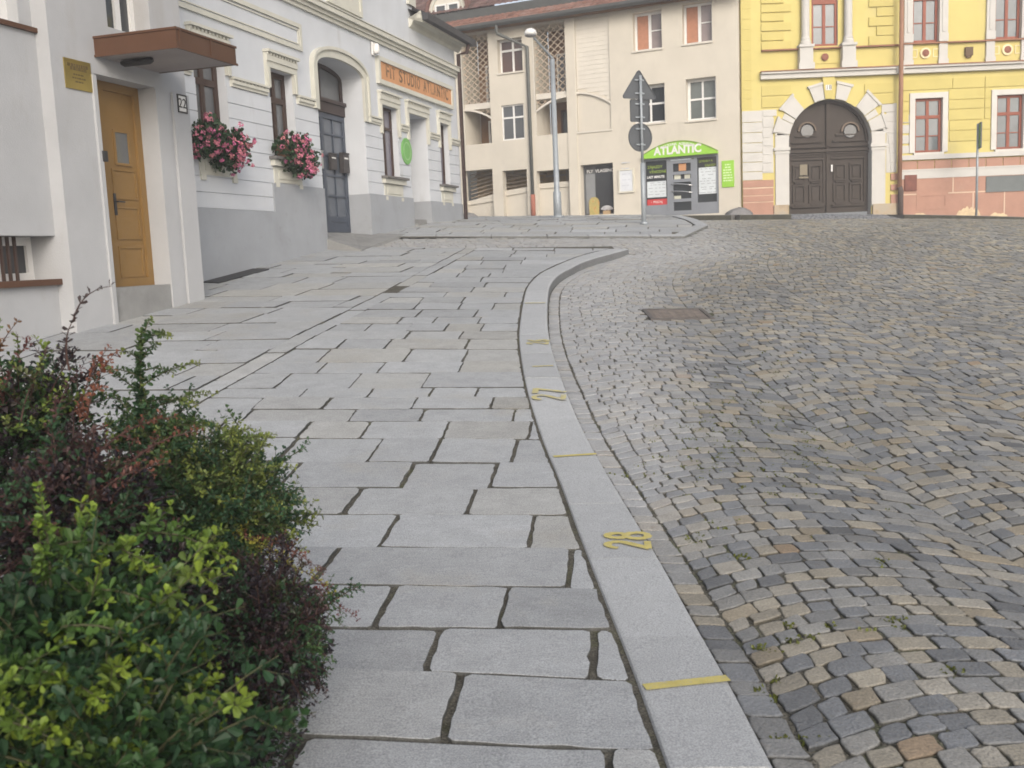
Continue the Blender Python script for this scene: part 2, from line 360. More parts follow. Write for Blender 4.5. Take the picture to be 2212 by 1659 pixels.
def add_row(ya, yb, xl, xr, joints, skew=.09, dj=(.5, 1.0), g=(.005, .011)):
    """ya,yb lines (a,b); xl,xr callables of y"""
    mid = lambda x: (ya[0]+ya[1]*x+yb[0]+yb[1]*x)/2
    ym0 = mid((xl(mid(0))+xr(mid(0)))/2); L, R_ = xl(ym0), xr(ym0)
    if joints is None:
        joints = []; x = R_-random.uniform(.2, dj[1])
        while x > L+.25: joints.append(x); x -= random.uniform(*dj)
    else:
        js = sorted(joints); x = js[0]-random.uniform(*dj); 
        while x > L+.25: js.insert(0, x); x -= random.uniform(*dj)
        joints = js
    xs_ = [None]+sorted(joints)+[None]
    for i in range(len(xs_)-1):
        def corner(xj, left, ln):
            if xj is None:
                y = ln[0]+ln[1]*(L if left else R_); x = (xl if left else xr)(y)
            else:
                y = ln[0]+ln[1]*xj; x = xj+skew*(y-mid(xj))
            return (x, ln[0]+ln[1]*x)
        A, B = xs_[i], xs_[i+1]
        wf = 1. if ym0 < 7 else .55; gl = random.uniform(.003, .0115)*wf; gr = random.uniform(.003, .0115)*wf
        q = np.array([corner(A, True, ya), corner(B, False, ya), corner(B, False, yb), corner(A, True, yb)])
        q[0, 0] += gl; q[3, 0] += gl*random.uniform(.6, 1.4); q[1, 0] -= gr; q[2, 0] -= gr*random.uniform(.6, 1.4)
        if q[1, 0]-q[0, 0] < .05: continue
        slabs.append(q); sgap.append(random.uniform(*g)*(.85 if ym0 < 6 else .65))
sl_r = lambda y: float(XI(y))-.012
sl_l = lambda y: seam(y)+.118
# rows nearer than the traced ones
first = rows[0]; r = (first[0]-.47, first[1]); lines = [r]+rows
while lines[0][0] > -3: lines.insert(0, (lines[0][0]-random.uniform(.42, .56), first[1]))
n0 = lines.index(rows[0])
last = lines[-1]; yE = YEND
while True:
    k = last[0]+random.uniform(.4, .55)
    if k > yE[0]-.25: break
    f = min(1, max(0, (k-rows[-1][0])/(yE[0]-rows[-1][0]))); last = (k, rows[-1][1]*(1-f)+yE[1]*f+random.uniform(-.006, .006)); lines.append(last)
lines.append((yE[0]-.02, yE[1]))
for i in range(len(lines)-1):
    k = i+1-n0
    js = None
    if 0 <= k < len(JO): js = [float(at(*p)[0]) for p in JO[k]]
    add_row(lines[i], lines[i+1], sl_l, sl_r, js, dj=(.55, 1.0) if i < n0+14 else (.4, .85))
# seam strip and the older wide slabs along the houses
y = -3.
while y < yend(-1.)-.3:
    L_ = random.uniform(.5, 1.1); q = [(seam(y)-.10, y), (seam(y)+.12, y), (seam(y+L_)+.12, y+L_), (seam(y+L_)-.10, y+L_)]
    slabs.append(np.array(q)); sgap.append(.008); y += L_
wallx = lambda y: house_x(y)+.02
k = -3.; ln = (k, -.01)
while ln[0] < yend(-2.5)-.12:
    nx_ = (min(ln[0]+random.uniform(.38, .62), yend(-2.5)-.02), random.uniform(-.03, .02))
    if yend(-2.5)-nx_[0] < .25: nx_ = (yend(-2.5)-.02, YEND[1])
    ln0 = (ln[0], ln[1]); ln1 = nx_
    # pivot lines about x=-2.5
    f0 = (ln0[0]+2.5*ln0[1], ln0[1]); f1 = (ln1[0]+2.5*ln1[1], ln1[1])
    add_row(f0, f1, wallx, lambda y: seam(y)-.104, None, skew=.25, dj=(.55, 1.2), g=(.005, .013)); ln = ln1
bV, bQ = sheet(lambda y: house_x(y)-1.2, lambda y: XI(y)+.05, -4, yend(-1.)-.0, 220, 40, lambda x, y: gz(x, y)-.014)
qs = np.array(slabs); nS = len(qs)
def zs(x, y): return gz(x, y)
top = rng.normal(0, .005, nS)
near = qs[:, :, 1].mean(1) < 12
parts_ = []
for mk, sub in ((near, 7), (~near, 2)):
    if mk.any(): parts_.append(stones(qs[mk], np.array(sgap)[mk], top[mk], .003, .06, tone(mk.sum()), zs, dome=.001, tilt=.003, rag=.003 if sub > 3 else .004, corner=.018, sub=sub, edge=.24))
join('pavement', parts_, bV, bQ, [m_joint, m_slab])

# upper pavement (in front of the shop)
slabs, sgap = [], []
k = 0.; upl = lambda y: house_x(y)+.02 if y > c2[1] else c1[0]
ka = YUPR
base_y = YUPR[0]
lw = .32
while base_y+k < 38:
    d = random.uniform(.42, .58)
    l0 = (YUPR[0]+lw+k, YUPR[1]); l1 = (YUPR[0]+lw+k+d, YUPR[1])
    add_row(l0, l1, lambda y: house_x(y)+.02 if y < 26.6 else house_x(26.6)-1.5, lambda y: float(xright(y))-.3, None, skew=.15, dj=(.55, 1.2)); k += d
qs = np.array(slabs); cen = qs.mean(1); ok = cen[:, 1] < shop_y(cen[:, 0])+.3; qs = qs[ok]
# front kerb of the upper pavement
ks = []; x = c2[0]
while x < UC[0]-.05:
    d = min(random.uniform(.8, 1.3), UC[0]-x); y0, y1 = yup(x), yup(x+d); ks.append([(x, y0), (x+d, y1), (x+d, y1+.3), (x, y0+.3)]); x += d
y = UC[1]
while y < UD[1]-.1:
    d = min(1., UD[1]-y); ks.append([(xright(y)-.3, y+.0), (xright(y), y), (xright(y+d), y+d), (xright(y+d)-.3, y+d)]); y += d
y = UD[1]
while y < 27.5: ks.append([(xright(y)-.28, y), (xright(y), y), (xright(y+1), y+1), (xright(y+1)-.28, y+1)]); y += 1
ks = np.array(ks)
bV, bQ = sheet(lambda y: house_x(min(y, 27))-1.2, lambda y: float(xright(max(y, UC[1])))-.05, YUPR[0]+.05, 39, 90, 24, lambda x, y: gz(x, y)-.016)
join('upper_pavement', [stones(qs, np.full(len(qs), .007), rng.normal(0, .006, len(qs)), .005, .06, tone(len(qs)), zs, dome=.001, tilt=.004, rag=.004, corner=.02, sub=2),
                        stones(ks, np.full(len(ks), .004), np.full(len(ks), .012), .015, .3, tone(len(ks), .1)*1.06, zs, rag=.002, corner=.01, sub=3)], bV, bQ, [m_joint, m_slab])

# ------------------------------------------------------------------ kerb
kq = []; y = -4.
joints_y = []
while y < KEND-.2:
    joints_y.append(y); y += random.uniform(.85, 1.35) if y < 13 else random.uniform(.5, .8)
joints_y.append(KEND)
Vs, Qs, Cs = [], [], []; o = 0
for ya, yb in zip(joints_y, joints_y[1:]):
    n = 6; yy = np.linspace(ya+.003, yb-.003, n)
    prof = [(0, -.3), (0, -.012), (.006, -.003), (.018, 0), (.5, .002), (1-.03, 0), (1-.008, -.006), (1, -.02), (1.0, -.024), (1.0, -.3)]
    hz = rng.normal(0, .002); b = rng.normal(.375, .02); col = np.array([b*.98, b*1.01, b*1.04])
    for yv in yy:
        a, c = XI(yv), XO(yv); w = c-a
        for t, dz in prof:
            if t in (0, 1, .5): xx = a+w*t
            elif t < .5: xx = a+t
            else: xx = c-(1-t)
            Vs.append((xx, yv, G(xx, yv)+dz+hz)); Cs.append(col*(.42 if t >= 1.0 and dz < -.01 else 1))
    m = len(prof)
    for i in range(n-1):
        for j in range(m-1): Qs.append((o+i*m+j, o+(i+1)*m+j, o+(i+1)*m+j+1, o+i*m+j+1))
    for i in (0, n-1):
        for j in range(0, m//2-1): Qs.append((o+i*m+j, o+i*m+j+1, o+i*m+m-2-j, o+i*m+m-1-j))
    o += n*m
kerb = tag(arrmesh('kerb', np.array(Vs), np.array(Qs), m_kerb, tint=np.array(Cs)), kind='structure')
def kp(x, y, dz=.004): return (x, y, G(x, y)+dz+.0035)
def kerb_bar(name, pa, pb, w, mat):
    a, b = at(*pa), at(*pb); mb = MB(); n = 10; d = (b-a)[:2]; L = np.linalg.norm(d); d /= L; p = np.array([-d[1], d[0]])*w/2
    for i in range(n):
        u, v = a[:2]+d*L*i/n, a[:2]+d*L*(i+1)/n; j0, j1 = [(.0 if k in (0, n) else 1)*random.uniform(-.003, .003) for k in (i, i+1)]
        mb.quad(kp(*(u-p)), kp(*(v-p)), kp(*(v+p)), kp(*(u+p)))
    return obj(name, mb, mat, kerb)
kerb_bar('painted_line', (1392, 1488), (1573, 1468), .05, m_yellow)
kerb_bar('painted_line', (1196, 988), (1288, 982), .035, m_yellow)
kerb_bar('painted_line', (1150, 793), (1195, 791), .03, m_yellow_worn)
kerb_bar('painted_line', (1134, 656), (1178, 655), .04, m_yellow_worn)
def ell(cx_, cy_, rx, ry, a0_=0, a1_=360, n=12): return [(cx_+rx*cos(math.radians(a0_+(a1_-a0_)*i/n)), cy_+ry*sin(math.radians(a0_+(a1_-a0_)*i/n))) for i in range(n+1)]
DIG = {'8': [ell(.5, .74, .34, .22), ell(.5, .28, .42, .26)], '2': [ell(.5, .72, .4, .24, 170, -40, 10)+[(.1, .06), (.95, .06)]], '7': [[(.08, .95), (.92, .95), (.35, .03)]], '6': [ell(.5, .28, .4, .26), [(.12, .35), (.25, .7), (.7, .97)]]}
def kerb_num(body, px, size, mat, sx=.8):
    c = at(*px); sl = (G(c[0], c[1]+.2)-G(c[0], c[1]-.2))/.4; yx = np.array([.09, 1, sl]); up = np.array([-1, .09, .03])
    mb = MB(); w_ = size*.62*sx; yx = yx/np.linalg.norm(yx); up = up/np.linalg.norm(up); hw_ = size*.085
    for k, ch in enumerate(body):
        q_ = DIG[ch]; ox_ = (k-(len(body)-1)/2)*w_*1.25
        for loop in q_:
            for a_, b_ in zip(loop, loop[1:]):
                a2, b2 = np.array(a_), np.array(b_); d_ = (b2-a2)*np.array([w_, size]); d_ = d_/(np.linalg.norm(d_)+1e-9); nrm = np.array([-d_[1], d_[0]])*hw_*random.uniform(.85, 1.15); ex = d_*hw_*.45
                pts = [(a2-.5)*np.array([w_, size])+ox_*np.array([1, 0])-ex-nrm, (b2-.5)*np.array([w_, size])+ox_*np.array([1, 0])+ex-nrm, (b2-.5)*np.array([w_, size])+ox_*np.array([1, 0])+ex+nrm, (a2-.5)*np.array([w_, size])+ox_*np.array([1, 0])-ex+nrm]
                lay = .0035+.00012*len(mb.f); V_ = [c+yx*p_[0]+up*p_[1] for p_ in pts]; mb.quad(*[(v_[0], v_[1], G(v_[0], v_[1])+.004+lay) for v_ in V_])
    obj('painted_number', mb, mat, kerb)
kerb_num('28', (1356, 1170), .23, m_yellow); kerb_num('27', (1187, 853), .27, m_yellow_worn, .95); kerb_num('26', (1162, 740), .22, m_yellow_worn, .7)

# ------------------------------------------------------------------ road cobbles
zr = lambda x, y: gz(x, y)-kh(x, y)
def in_road(x, y):
    ok = np.where(y < KEND, x > XO(y)+.146, True)
    up = y > YUPR[0]+YUPR[1]*x-.02
    ok &= ~(up & (x < np.interp(y, [UC[1], UD[1], 60], [UC[0], UD[0], UD[0]+2])+.02))
    lowpav = (y < YEND[0]+YEND[1]*x+.02) & (x < np.where(y < KEND, XO(y), 2.2))
    ok &= ~lowpav
    ok &= x > np.interp(y, [c1[1], c2[1]], [c1[0], c2[0]])
    ok &= y < np.where(x < 7.66, shop_y(x)-1.55, 31.35)
    ok &= x < .56*y+4.
    return ok
Wc, dv, A = 1.62, .118, .29
quads, jj = [], 0
for c in range(-4, 20):
    x0 = c*Wc; 
    yv = 1.2+random.uniform(0, .1)
    while yv < 33:
        dv_ = dv*random.uniform(.9, 1.14) if yv < 14 else dv*random.uniform(1.0, 1.2)
        us = [0]; 
        while us[-1] < Wc-.19: us.append(us[-1]+random.uniform(.1, .175))
        us.append(Wc)
        if us[-1]-us[-2] < .08: us.pop(-2)
        u = np.array(us); xx = x0+u; f = A*(1-(2*u/Wc-1)**2)-A*.5
        lo = yv+f; hi = yv+dv_+f
        q = np.stack([np.stack([xx[:-1], lo[:-1]], 1), np.stack([xx[1:], lo[1:]], 1), np.stack([xx[1:], hi[1:]], 1), np.stack([xx[:-1], hi[:-1]], 1)], 1)
        quads.append(q); yv += dv_
Qc = np.concatenate(quads); U_, Y_ = Qc[..., 0], Qc[..., 1]
sh_ = (XO(np.minimum(Y_, KEND))-.6)*np.where(Y_ > KEND, np.clip(1-(Y_-KEND)/4, 0, 1), 1)
Qc[..., 0] = .6+.149+U_+sh_*np.clip(1-np.abs(U_)/6.5, 0, 1)
Qc += rng.normal(0, .0038, Qc.shape)
# gutter rows along the kerb
gq = []
for row, w in ((0, .135),):
    y = 1.
    while y < KEND-.15:
        d = random.uniform(.1, .17); o0 = .006+row*.138
        gq.append([(XO(y)+o0, y), (XO(y)+o0+w, y-.01), (XO(y+d)+o0+w, y+d-.01), (XO(y+d)+o0, y+d)]); y += d
cc_ = Qc.mean(1); ok = in_road(cc_[:, 0], cc_[:, 1])
man = at(1463, 661)
ok &= ~((np.abs(cc_[:, 0]-man[0]) < .39) & (np.abs(cc_[:, 1]-man[1]) < .39))
Qc = np.concatenate([Qc[ok], np.array(gq)])
cy = Qc[:, :, 1].mean(1); cx = Qc[:, :, 0].mean(1); N = len(Qc)
pal = np.array([.95, .94, .90])*np.array([(.17, .18, .20), (.20, .205, .215), (.235, .235, .235), (.27, .25, .215), (.25, .22, .175), (.29, .275, .25), (.13, .137, .152), (.26, .20, .145)])
pk = rng.choice(len(pal), N, p=[.2, .25, .19, .15, .075, .07, .06, .005]); tint = pal[pk]*rng.normal(1, .09, (N, 1)).clip(.75, 1.3)
def blob(x, y, k, ph): return np.sin(x*k+ph)*np.cos(y*k*.8+1.7*ph)+.6*np.sin(x*k*1.9-y*k*1.3+ph*2.1)
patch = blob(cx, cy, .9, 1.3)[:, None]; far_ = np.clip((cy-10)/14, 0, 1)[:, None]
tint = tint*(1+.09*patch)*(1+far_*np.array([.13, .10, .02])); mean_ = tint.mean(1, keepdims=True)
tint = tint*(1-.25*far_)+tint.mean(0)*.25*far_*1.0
# band of stones tinted paler along the kerb
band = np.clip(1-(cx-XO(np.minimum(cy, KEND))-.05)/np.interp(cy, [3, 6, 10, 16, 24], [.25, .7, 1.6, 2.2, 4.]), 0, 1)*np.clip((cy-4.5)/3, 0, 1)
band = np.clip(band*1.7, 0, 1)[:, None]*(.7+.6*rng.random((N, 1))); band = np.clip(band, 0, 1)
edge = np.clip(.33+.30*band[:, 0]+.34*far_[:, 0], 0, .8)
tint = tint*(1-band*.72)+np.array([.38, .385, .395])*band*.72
hgt = rng.normal(0, .0026, N)
g1 = cy < 10
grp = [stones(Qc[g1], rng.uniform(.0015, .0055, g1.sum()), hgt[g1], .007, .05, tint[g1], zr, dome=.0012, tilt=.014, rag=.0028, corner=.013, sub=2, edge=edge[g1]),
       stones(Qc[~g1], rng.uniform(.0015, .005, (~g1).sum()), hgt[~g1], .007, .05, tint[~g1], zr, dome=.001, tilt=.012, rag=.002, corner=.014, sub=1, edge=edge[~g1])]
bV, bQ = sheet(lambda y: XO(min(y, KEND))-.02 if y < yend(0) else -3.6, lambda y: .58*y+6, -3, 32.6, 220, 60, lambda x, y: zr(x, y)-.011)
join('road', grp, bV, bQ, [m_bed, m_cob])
# asphalt-free edge: sidewalks under the far houses
m_side = M('sidewalk_stone', (.2, .195, .185), .85, .15, 2.5, .4, 60, stain=(2., .55, .5, (.2, .19, .17)))
mb = MB()
def side(Fc, a0, a1, w, n, drop=.0):
    for i in range(n):
        s0, s1 = a0+(a1-a0)*i/n+.004, a0+(a1-a0)*(i+1)/n
        P = []
        for dz in (-.45, 0):
            for s, o_ in ((s0, w), (s1, w), (s1, -.2), (s0, -.2)):
                p = Fc.P(s, 0, o_); P.append((p[0], p[1], G(p[0], p[1])+dz-drop))
        mb.hexa(P); P2 = []
        for dz in (-.45, -.012):
            for s, o_ in ((s0, w+.012), (s1, w+.012), (s1, w+.001), (s0, w+.001)): p = Fc.P(s, 0, o_); P2.append((p[0], p[1], G(p[0], p[1])+dz-drop))
        mb.hexa(P2, 1)
gl, gr = 9.0, 12.3
side(SHOP, -3.4, .05, 1.5, 6, .03); side(YEL, 7.3, gl-.1, 1.5, 2, .03); side(YEL, gr+.1, 30, 1.5, 24, .03)
tag(obj('sidewalk', mb, [m_side, M('shaded_kerb_face', (.06, .058, .045), .95, .3, 5, .5, 40)]), kind='structure')  # second material: kerb front coloured dark to paint in its shade
qq = []
for i in range(16):
    for j in range(34):
        x0 = gl-.1+j*.1; y0 = 31.3+i*.108; qq.append([(x0, y0), (x0+.1, y0), (x0+.1, y0+.108), (x0, y0+.108)])
qq = np.array(qq); zd = lambda x, y: gz(x, y)-.03-np.clip((33-y-.1)/1.6, 0, 1)*.14
bV, bQ = sheet(lambda y: gl-.12, lambda y: gr+.12, 31.1, 33.2, 6, 4, lambda x, y: zd(x, y)-.02)
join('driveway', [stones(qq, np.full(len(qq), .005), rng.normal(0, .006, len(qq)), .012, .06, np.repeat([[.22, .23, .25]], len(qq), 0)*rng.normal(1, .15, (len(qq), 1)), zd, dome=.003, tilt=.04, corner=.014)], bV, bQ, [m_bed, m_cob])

# manhole cover in the cobbles
t = thing('manhole_cover', (man[0], man[1], G(*man[:2])-float(kh(*man[:2]))), 'square rusty brown manhole cover with a narrow frame set in the cobbled road', 'manhole cover')
m_iron = M('rusty_iron', (.16, .135, .118), .7, .25, 9, .5, 60, spec=.4)
def tilted(mb, x0, x1, y0, y1, dz0, dz1):
    P = []
    for dz in (dz0, dz1):
        for x, y in ((x0, y0), (x1, y0), (x1, y1), (x0, y1)): P.append((x, y, float(zr(x, y))+dz))
    mb.hexa(P)
mb = MB(); a = .385
for x0, x1, y0, y1 in ((-a, a, -a, -a+.05), (-a, a, a-.05, a), (-a, -a+.05, -a+.05, a-.05), (a-.05, a, -a+.05, a-.05)): tilted(mb, man[0]+x0, man[0]+x1, man[1]+y0, man[1]+y1, -.05, .014)
obj('frame', mb, M('iron_frame', (.1, .09, .085), .6, .2, 9), t)
mb = MB(); tilted(mb, man[0]-.33, man[0]+.33, man[1]-.33, man[1]+.33, -.05, .004)
for i in range(6):
    for j in range(6): tilted(mb, man[0]-.29+i*.1, man[0]-.23+i*.1, man[1]-.29+j*.1, man[1]-.23+j*.1, .003, .008)
obj('lid', mb, m_iron, t)

# ================================================================== buildings
def projx(P):
    d = np.array(P)-CAM; return CX+F_*(d@RT)/(d@FWD)
def depth_to(Fc, s, z, px, hi=2.):       # how deep a reveal has to be for its inner edge to be seen at px
    a, b = 0., hi
    sg = 1 if projx(Fc.P(s, z, -.3)) < projx(Fc.P(s, z, 0)) else -1
    for _ in range(40):
        m = (a+b)/2
        if (projx(Fc.P(s, z, -m))-px)*sg > 0: a = m
        else: b = m
    return a
m_white = M('cream_white_render', (.405, .41, .42), .9, .06, 1.6, .35, 60, stain=(1.6, .54, .5, (.34, .325, .31)), stain2=(5., .63, .4, (.35, .345, .34)), stretch=(1, 1, .3))
m_pale = M('pale_grey_render', (.555, .575, .605), .9, .05, 1.5, .3, 60, stain=(1.0, .56, .35, (.47, .49, .51)), stain2=(2.5, .6, .5, (.42, .42, .42)), stretch=(1, 1, .22))
m_trim = M('cream_stucco_trim', (.55, .54, .475), .88, .08, 3, .3, 70, stain=(3, .56, .5, (.45, .435, .385)))
m_plinth = M('grey_plinth', (.32, .335, .358), .9, .06, 2, .35, 60, stain=(1.6, .55, .4, (.26, .27, .28)), stain2=(5, .62, .5, (.21, .215, .20)))
m_brownmetal = M('brown_painted_metal', (.09, .043, .024), .55, .1, 3, .1, 40, stain=(3, .6, .3, (.07, .032, .018)), stretch=(1, 1, .2))
m_soffit = M('soffit_render', (.3, .27, .26), .9, .08, 2, .3, 50)
m_ochre = M('ochre_door_paint', (.235, .137, .044), .55, .08, 2.5, .15, 40, stretch=(6, 6, .5), stain=(2, .6, .3, (.18, .10, .034)))
m_dark = M('dark_steel', (.03, .03, .032), .5, .15, 5)
m_brownwood = M('dark_brown_window_wood', (.055, .033, .026), .55, .12, 5, .1, 50)
m_redwood = M('red_brown_window_wood', (.26, .075, .042), .5, .1, 5, .1, 50)
m_whitewood = M('white_window_paint', (.72, .71, .69), .5, .05, 4)
m_glass = glass('window_glass', (.03, .034, .038))
m_glass_grey = glass('curtained_glass', (.08, .085, .09), .12)
m_glass_mid = glass('dim_glass', (.11, .115, .12), .08)
m_stone = M('worn_step_stone', (.25, .25, .245), .9, .14, 3, .5, 50, stain=(2.5, .55, .5, (.17, .17, .165)))
m_shadowgap = M('dark_interior', (.035, .032, .03), .9)
m_brass = M('brass', (.40, .31, .10), .38, .1, 6, metal=.75)
m_roofdark = M('dark_roof_sheet', (.055, .055, .06), .6, .15, 4)
m_black = M('black_lettering', (.03, .028, .026), .7)

# ------------------------------------------------------------------ A: cream townhouse with porch (near left)
root = thing('townhouse', PORT.P(1.5+10, 0, 0)[:2]+(0,), 'cream white rendered townhouse with brown canopy over an ochre door', 'house')
sL = PORT.sz(139, 430)[0]; sD0 = PORT.sz(225, 400)[0]; sD1 = PORT.sz(350, 400)[0]; sR = PORT.sz(420, 430)[0]
ztopD = PORT.sz(262, 172)[1]; zD0 = PORT.sz(245, 622)[1]
g0 = G(*PORT.P((sD0+sD1)/2, 0, 0)[:2])
dd = depth_to(PORT, sD1, 2.2, 309)
W0 = PORT.r(228, -60, 320, 70)
dw = .28
mb = MB()
PORT.wall(mb, sL, sR, -1, 8.6, [(sD0, sD1, g0-1, ztopD, dd), (W0[0], W0[1], W0[2], W0[3]+.4, dw)])
mb.quad(PORT.P(sL, -1, 0), PORT.P(sL, 8.6, 0), PORT.P(sL, 8.6, -6), PORT.P(sL, -1, -6)); mb.quad(PORT.P(sR, -1, 0), PORT.P(sR, 8.6, 0), PORT.P(sR, 8.6, -6), PORT.P(sR, -1, -6))
mb.quad(PORT.P(sL, 8.6, 0), PORT.P(sR, 8.6, 0), PORT.P(sR, 8.6, -6), PORT.P(sL, 8.6, -6))
a = PORT.sz(377, 400)[0]; b = PORT.sz(384, 400)[0]
PORT.box(mb, b, sR, -1, ztopD-.02, 0, .035); PORT.box(mb, sD1, a, -1, ztopD-.02, 0, .02)
a = PORT.sz(217, 400)[0]; PORT.box(mb, a, sD0, -1, ztopD-.02, 0, .03)
obj('porch_wall', mb, m_white, root)
# set-back wall left of the porch
sS1 = SPAN.sz(133, 430)[0]+.05; sA = sS1-9
hr = SPAN.sz(121, 560)[0]; zs0 = SPAN.sz(60, 608)[1]; zs1 = SPAN.sz(90, 510)[1]
zc = SPAN.sz(90, 68)[1]
h2 = SPAN.sz(37, 10)[0]
mb = MB(); SPAN.wall(mb, sA, sS1, -1, 8.6, [(hr-2.6, hr, zs0, zs1, .36), (h2-1.6, h2, zc+.02, zc+1.7, .2)])
p1 = SPAN.sz(104, 300)[0]; SPAN.box(mb, sA, p1, zs1+.003, zc-.03, 0, .03)
mb.quad(SPAN.P(sA, -1, 0), SPAN.P(sA, 8.6, 0), SPAN.P(sA, 8.6, -6), SPAN.P(sA, -1, -6)); mb.quad(SPAN.P(sA, 8.6, 0), SPAN.P(sS1, 8.6, 0), SPAN.P(sS1, 8.6, -6), SPAN.P(sA, 8.6, -6))
obj('wall', mb, m_white, root)
fo = window(SPAN, root, hr-2.6, hr, zs0, zs1, -.30, m_whitewood, m_glass, w=.09, bv=(.5, .8), bh=(), bw=.07)
mb = MB(); SPAN.box(mb, hr-2.8, SPAN.sz(128, 604)[0], zs0-.055, zs0+.012, -.3, .07); obj('window_sill', mb, m_brownmetal, fo)
for px in (34, 19, 4, -14, -32):
    x = SPAN.sz(px, 560, -.12)[0]; mb = MB(); SPAN.box(mb, x-.014, x+.014, zs0, zs1, -.134, -.106); obj('window_bar', mb, m_brownwood, fo)
fo = window(SPAN, root, h2-1.6, h2, zc+.02, zc+1.7, -.14, m_whitewood, m_glass_mid, w=.1, bv=(.5,), bw=.09)
mb = MB(); SPAN.box(mb, sA+.4, SPAN.sz(91, 68)[0], zc-.05, zc+.0, -.15, .07); obj('window_sill', mb, m_brownmetal, fo)
fo = window(PORT, root, W0[0], W0[1], W0[2], W0[3]+.4, -dw+.06, m_whitewood, m_glass, w=.07, bv=(.62,), bw=.1)
# door
door = MB(); o = -dd+.05
ds0, ds1 = PORT.sz(226, 400, -dd+.05)[0]-.02, sD1
sD0v = ds0
PORT.box(door, sD0-.02, ds0, zD0, ztopD, o-.06, o)
PORT.box(door, ds0, ds1, zD0, ztopD, o-.06, o)
PORT.frame(door, ds0, ds1, zD0, ztopD, .10, o, o+.035)
zz = [zD0+(ztopD-zD0)*f for f in (.06, .30, .55, .82)]
for z0, z1 in ((.045, .20), (.235, .40), (.435, .585)):
    PORT.frame(door, ds0+.16, ds1-.14, zD0+(ztopD-zD0)*z0, zD0+(ztopD-zD0)*z1, .025, o, o+.014)
gl0, gl1 = zD0+(ztopD-zD0)*.615, zD0+(ztopD-zD0)*.765
PORT.frame(door, ds0+.24, ds1-.22, gl0-.03, gl1+.03, .03, o, o+.02)
dob = obj('door', door, m_ochre, root)
mb = MB(); PORT.box(mb, ds0+.27, ds1-.25, gl0, gl1, o, o+.006); obj('pane', mb, m_glass_mid, dob)
mb = MB(); hs = ds0+.17; hz = zD0+1.02; PORT.box(mb, hs-.02, hs+.02, hz-.16, hz+.1, o+.004, o+.016); mb.tube([PORT.P(hs, hz, o+.015), PORT.P(hs, hz, o+.055), PORT.P(hs+.12, hz, o+.055)], .01, 8); obj('door_handle', mb, m_dark, dob)
mb = MB(); zg = G(*PORT.P(sD0, 0, 0)[:2]); PORT.box(mb, sD0+.005, PORT.sz(391, 640)[0], zg-.5, zD0, -dd, -.0); obj('doorstep', mb, m_stone, root)
# canopy
cz0 = PORT.sz(206, 122)[1]; cz1 = PORT.sz(206, 85)[1]; cs0 = PORT.sz(205, 120)[0]
lo, hi = .2, 2.5
for _ in range(40):
    m_ = (lo+hi)/2
    if projx(PORT.P(cs0, cz1, m_)) < 379: lo = m_
    else: hi = m_
cp = lo; cs1 = PORT.sz(513, 168, cp)[0]
can = MB(); PORT.box(can, cs0+.03, cs1-.03, cz0+.0, cz0+.06, 0, cp-.03); co = obj('canopy', can, m_soffit, root)
mb = MB()
PORT.box(mb, cs0, cs0+.03, cz0-.005, cz1, 0, cp); PORT.box(mb, cs1-.03, cs1, cz0-.005, cz1, 0, cp); PORT.box(mb, cs0+.03, cs1-.03, cz0-.005, cz1, cp-.03, cp)
PORT.box(mb, cs0-.012, cs0+.045, cz1, cz1+.025, 0, cp+.012); PORT.box(mb, cs1-.045, cs1+.012, cz1, cz1+.025, 0, cp+.012); PORT.box(mb, cs0+.045, cs1-.045, cz1, cz1+.025, cp-.045, cp+.012)
PORT.box(mb, cs0-.014, cs1+.014, cz0-.012, cz0+.015, cp, cp+.014); PORT.box(mb, cs0-.014, cs0, cz0-.012, cz0+.015, 0, cp)
for f in (.06, .56): x = cs0+(cs1-cs0)*f; PORT.box(mb, x-.02, x+.02, cz0+.016, cz1, cp, cp+.01)
obj('fascia', mb, m_brownmetal, co)
mb = MB(); PORT.box(mb, cs0+.06, cs1-.06, cz0+.061, cz0+.08, 0, cp-.05); obj('roof_sheet', mb, m_brownmetal, co)
mb = MB(); c = PORT.P(cs0+.28, cz0-.05, .38); u = PORT.n
mb.tube([PORT.P(cs0+.3, cz0-.035, .12), PORT.P(cs0+.3, cz0-.045, .16), PORT.P(cs0+.3, cz0-.045, .5), PORT.P(cs0+.3, cz0-.035, .54)], [.025, .04, .04, .025], 12); obj('canopy_lamp', mb, m_dark, co, True)
mb = MB(); x, z = PORT.sz(221, 338); PORT.box(mb, x-.035, x+.035, z-.06, z+.06, .03, .05); obj('doorbell', mb, m_dark, root)
# signs on it
x = PORT.r(139, 125, 195, 200); z0, z1 = x[2]+.03, x[3]-.03
t = thing('name_plaque', PORT.P(x[0], z0, 0), 'brass name plaque on the cream wall left of the ochre door', 'plaque')
mb = MB(); PORT.box(mb, x[0], x[1], z0, z1, .0, .015); obj('plate', mb, m_brass, t)
mb = MB()
m_engr = M('engraved_lines', (.12, .085, .03), .6)
for i, (f, w) in enumerate(((.80, .8), (.69, .62), (.5, .4), (.38, .5), (.26, .3))):
    c = z0+(z1-z0)*f; m_ = (x[0]+x[1])/2; L_ = (x[1]-x[0])*w/2; h_ = .018 if i < 2 else .008; q = m_-L_
    while q < m_+L_-.01: e = q+random.uniform(.015, .05); PORT.box(mb, q, min(e, m_+L_), c-h_, c+h_, .015, .0165); q = e+.008
    obj('engraved_line', mb, m_engr, t); mb = MB()
x = PORT.r(384, 207, 401, 242, .035); t = thing('house_number_plate', PORT.P(x[0], x[2], 0), 'small white house number plate 22 with a dark frame under the brown canopy', 'house number')
mb = MB(); PORT.box(mb, x[0], x[1], x[2], x[3], .035, .045); obj('plate', mb, m_whitewood, t)
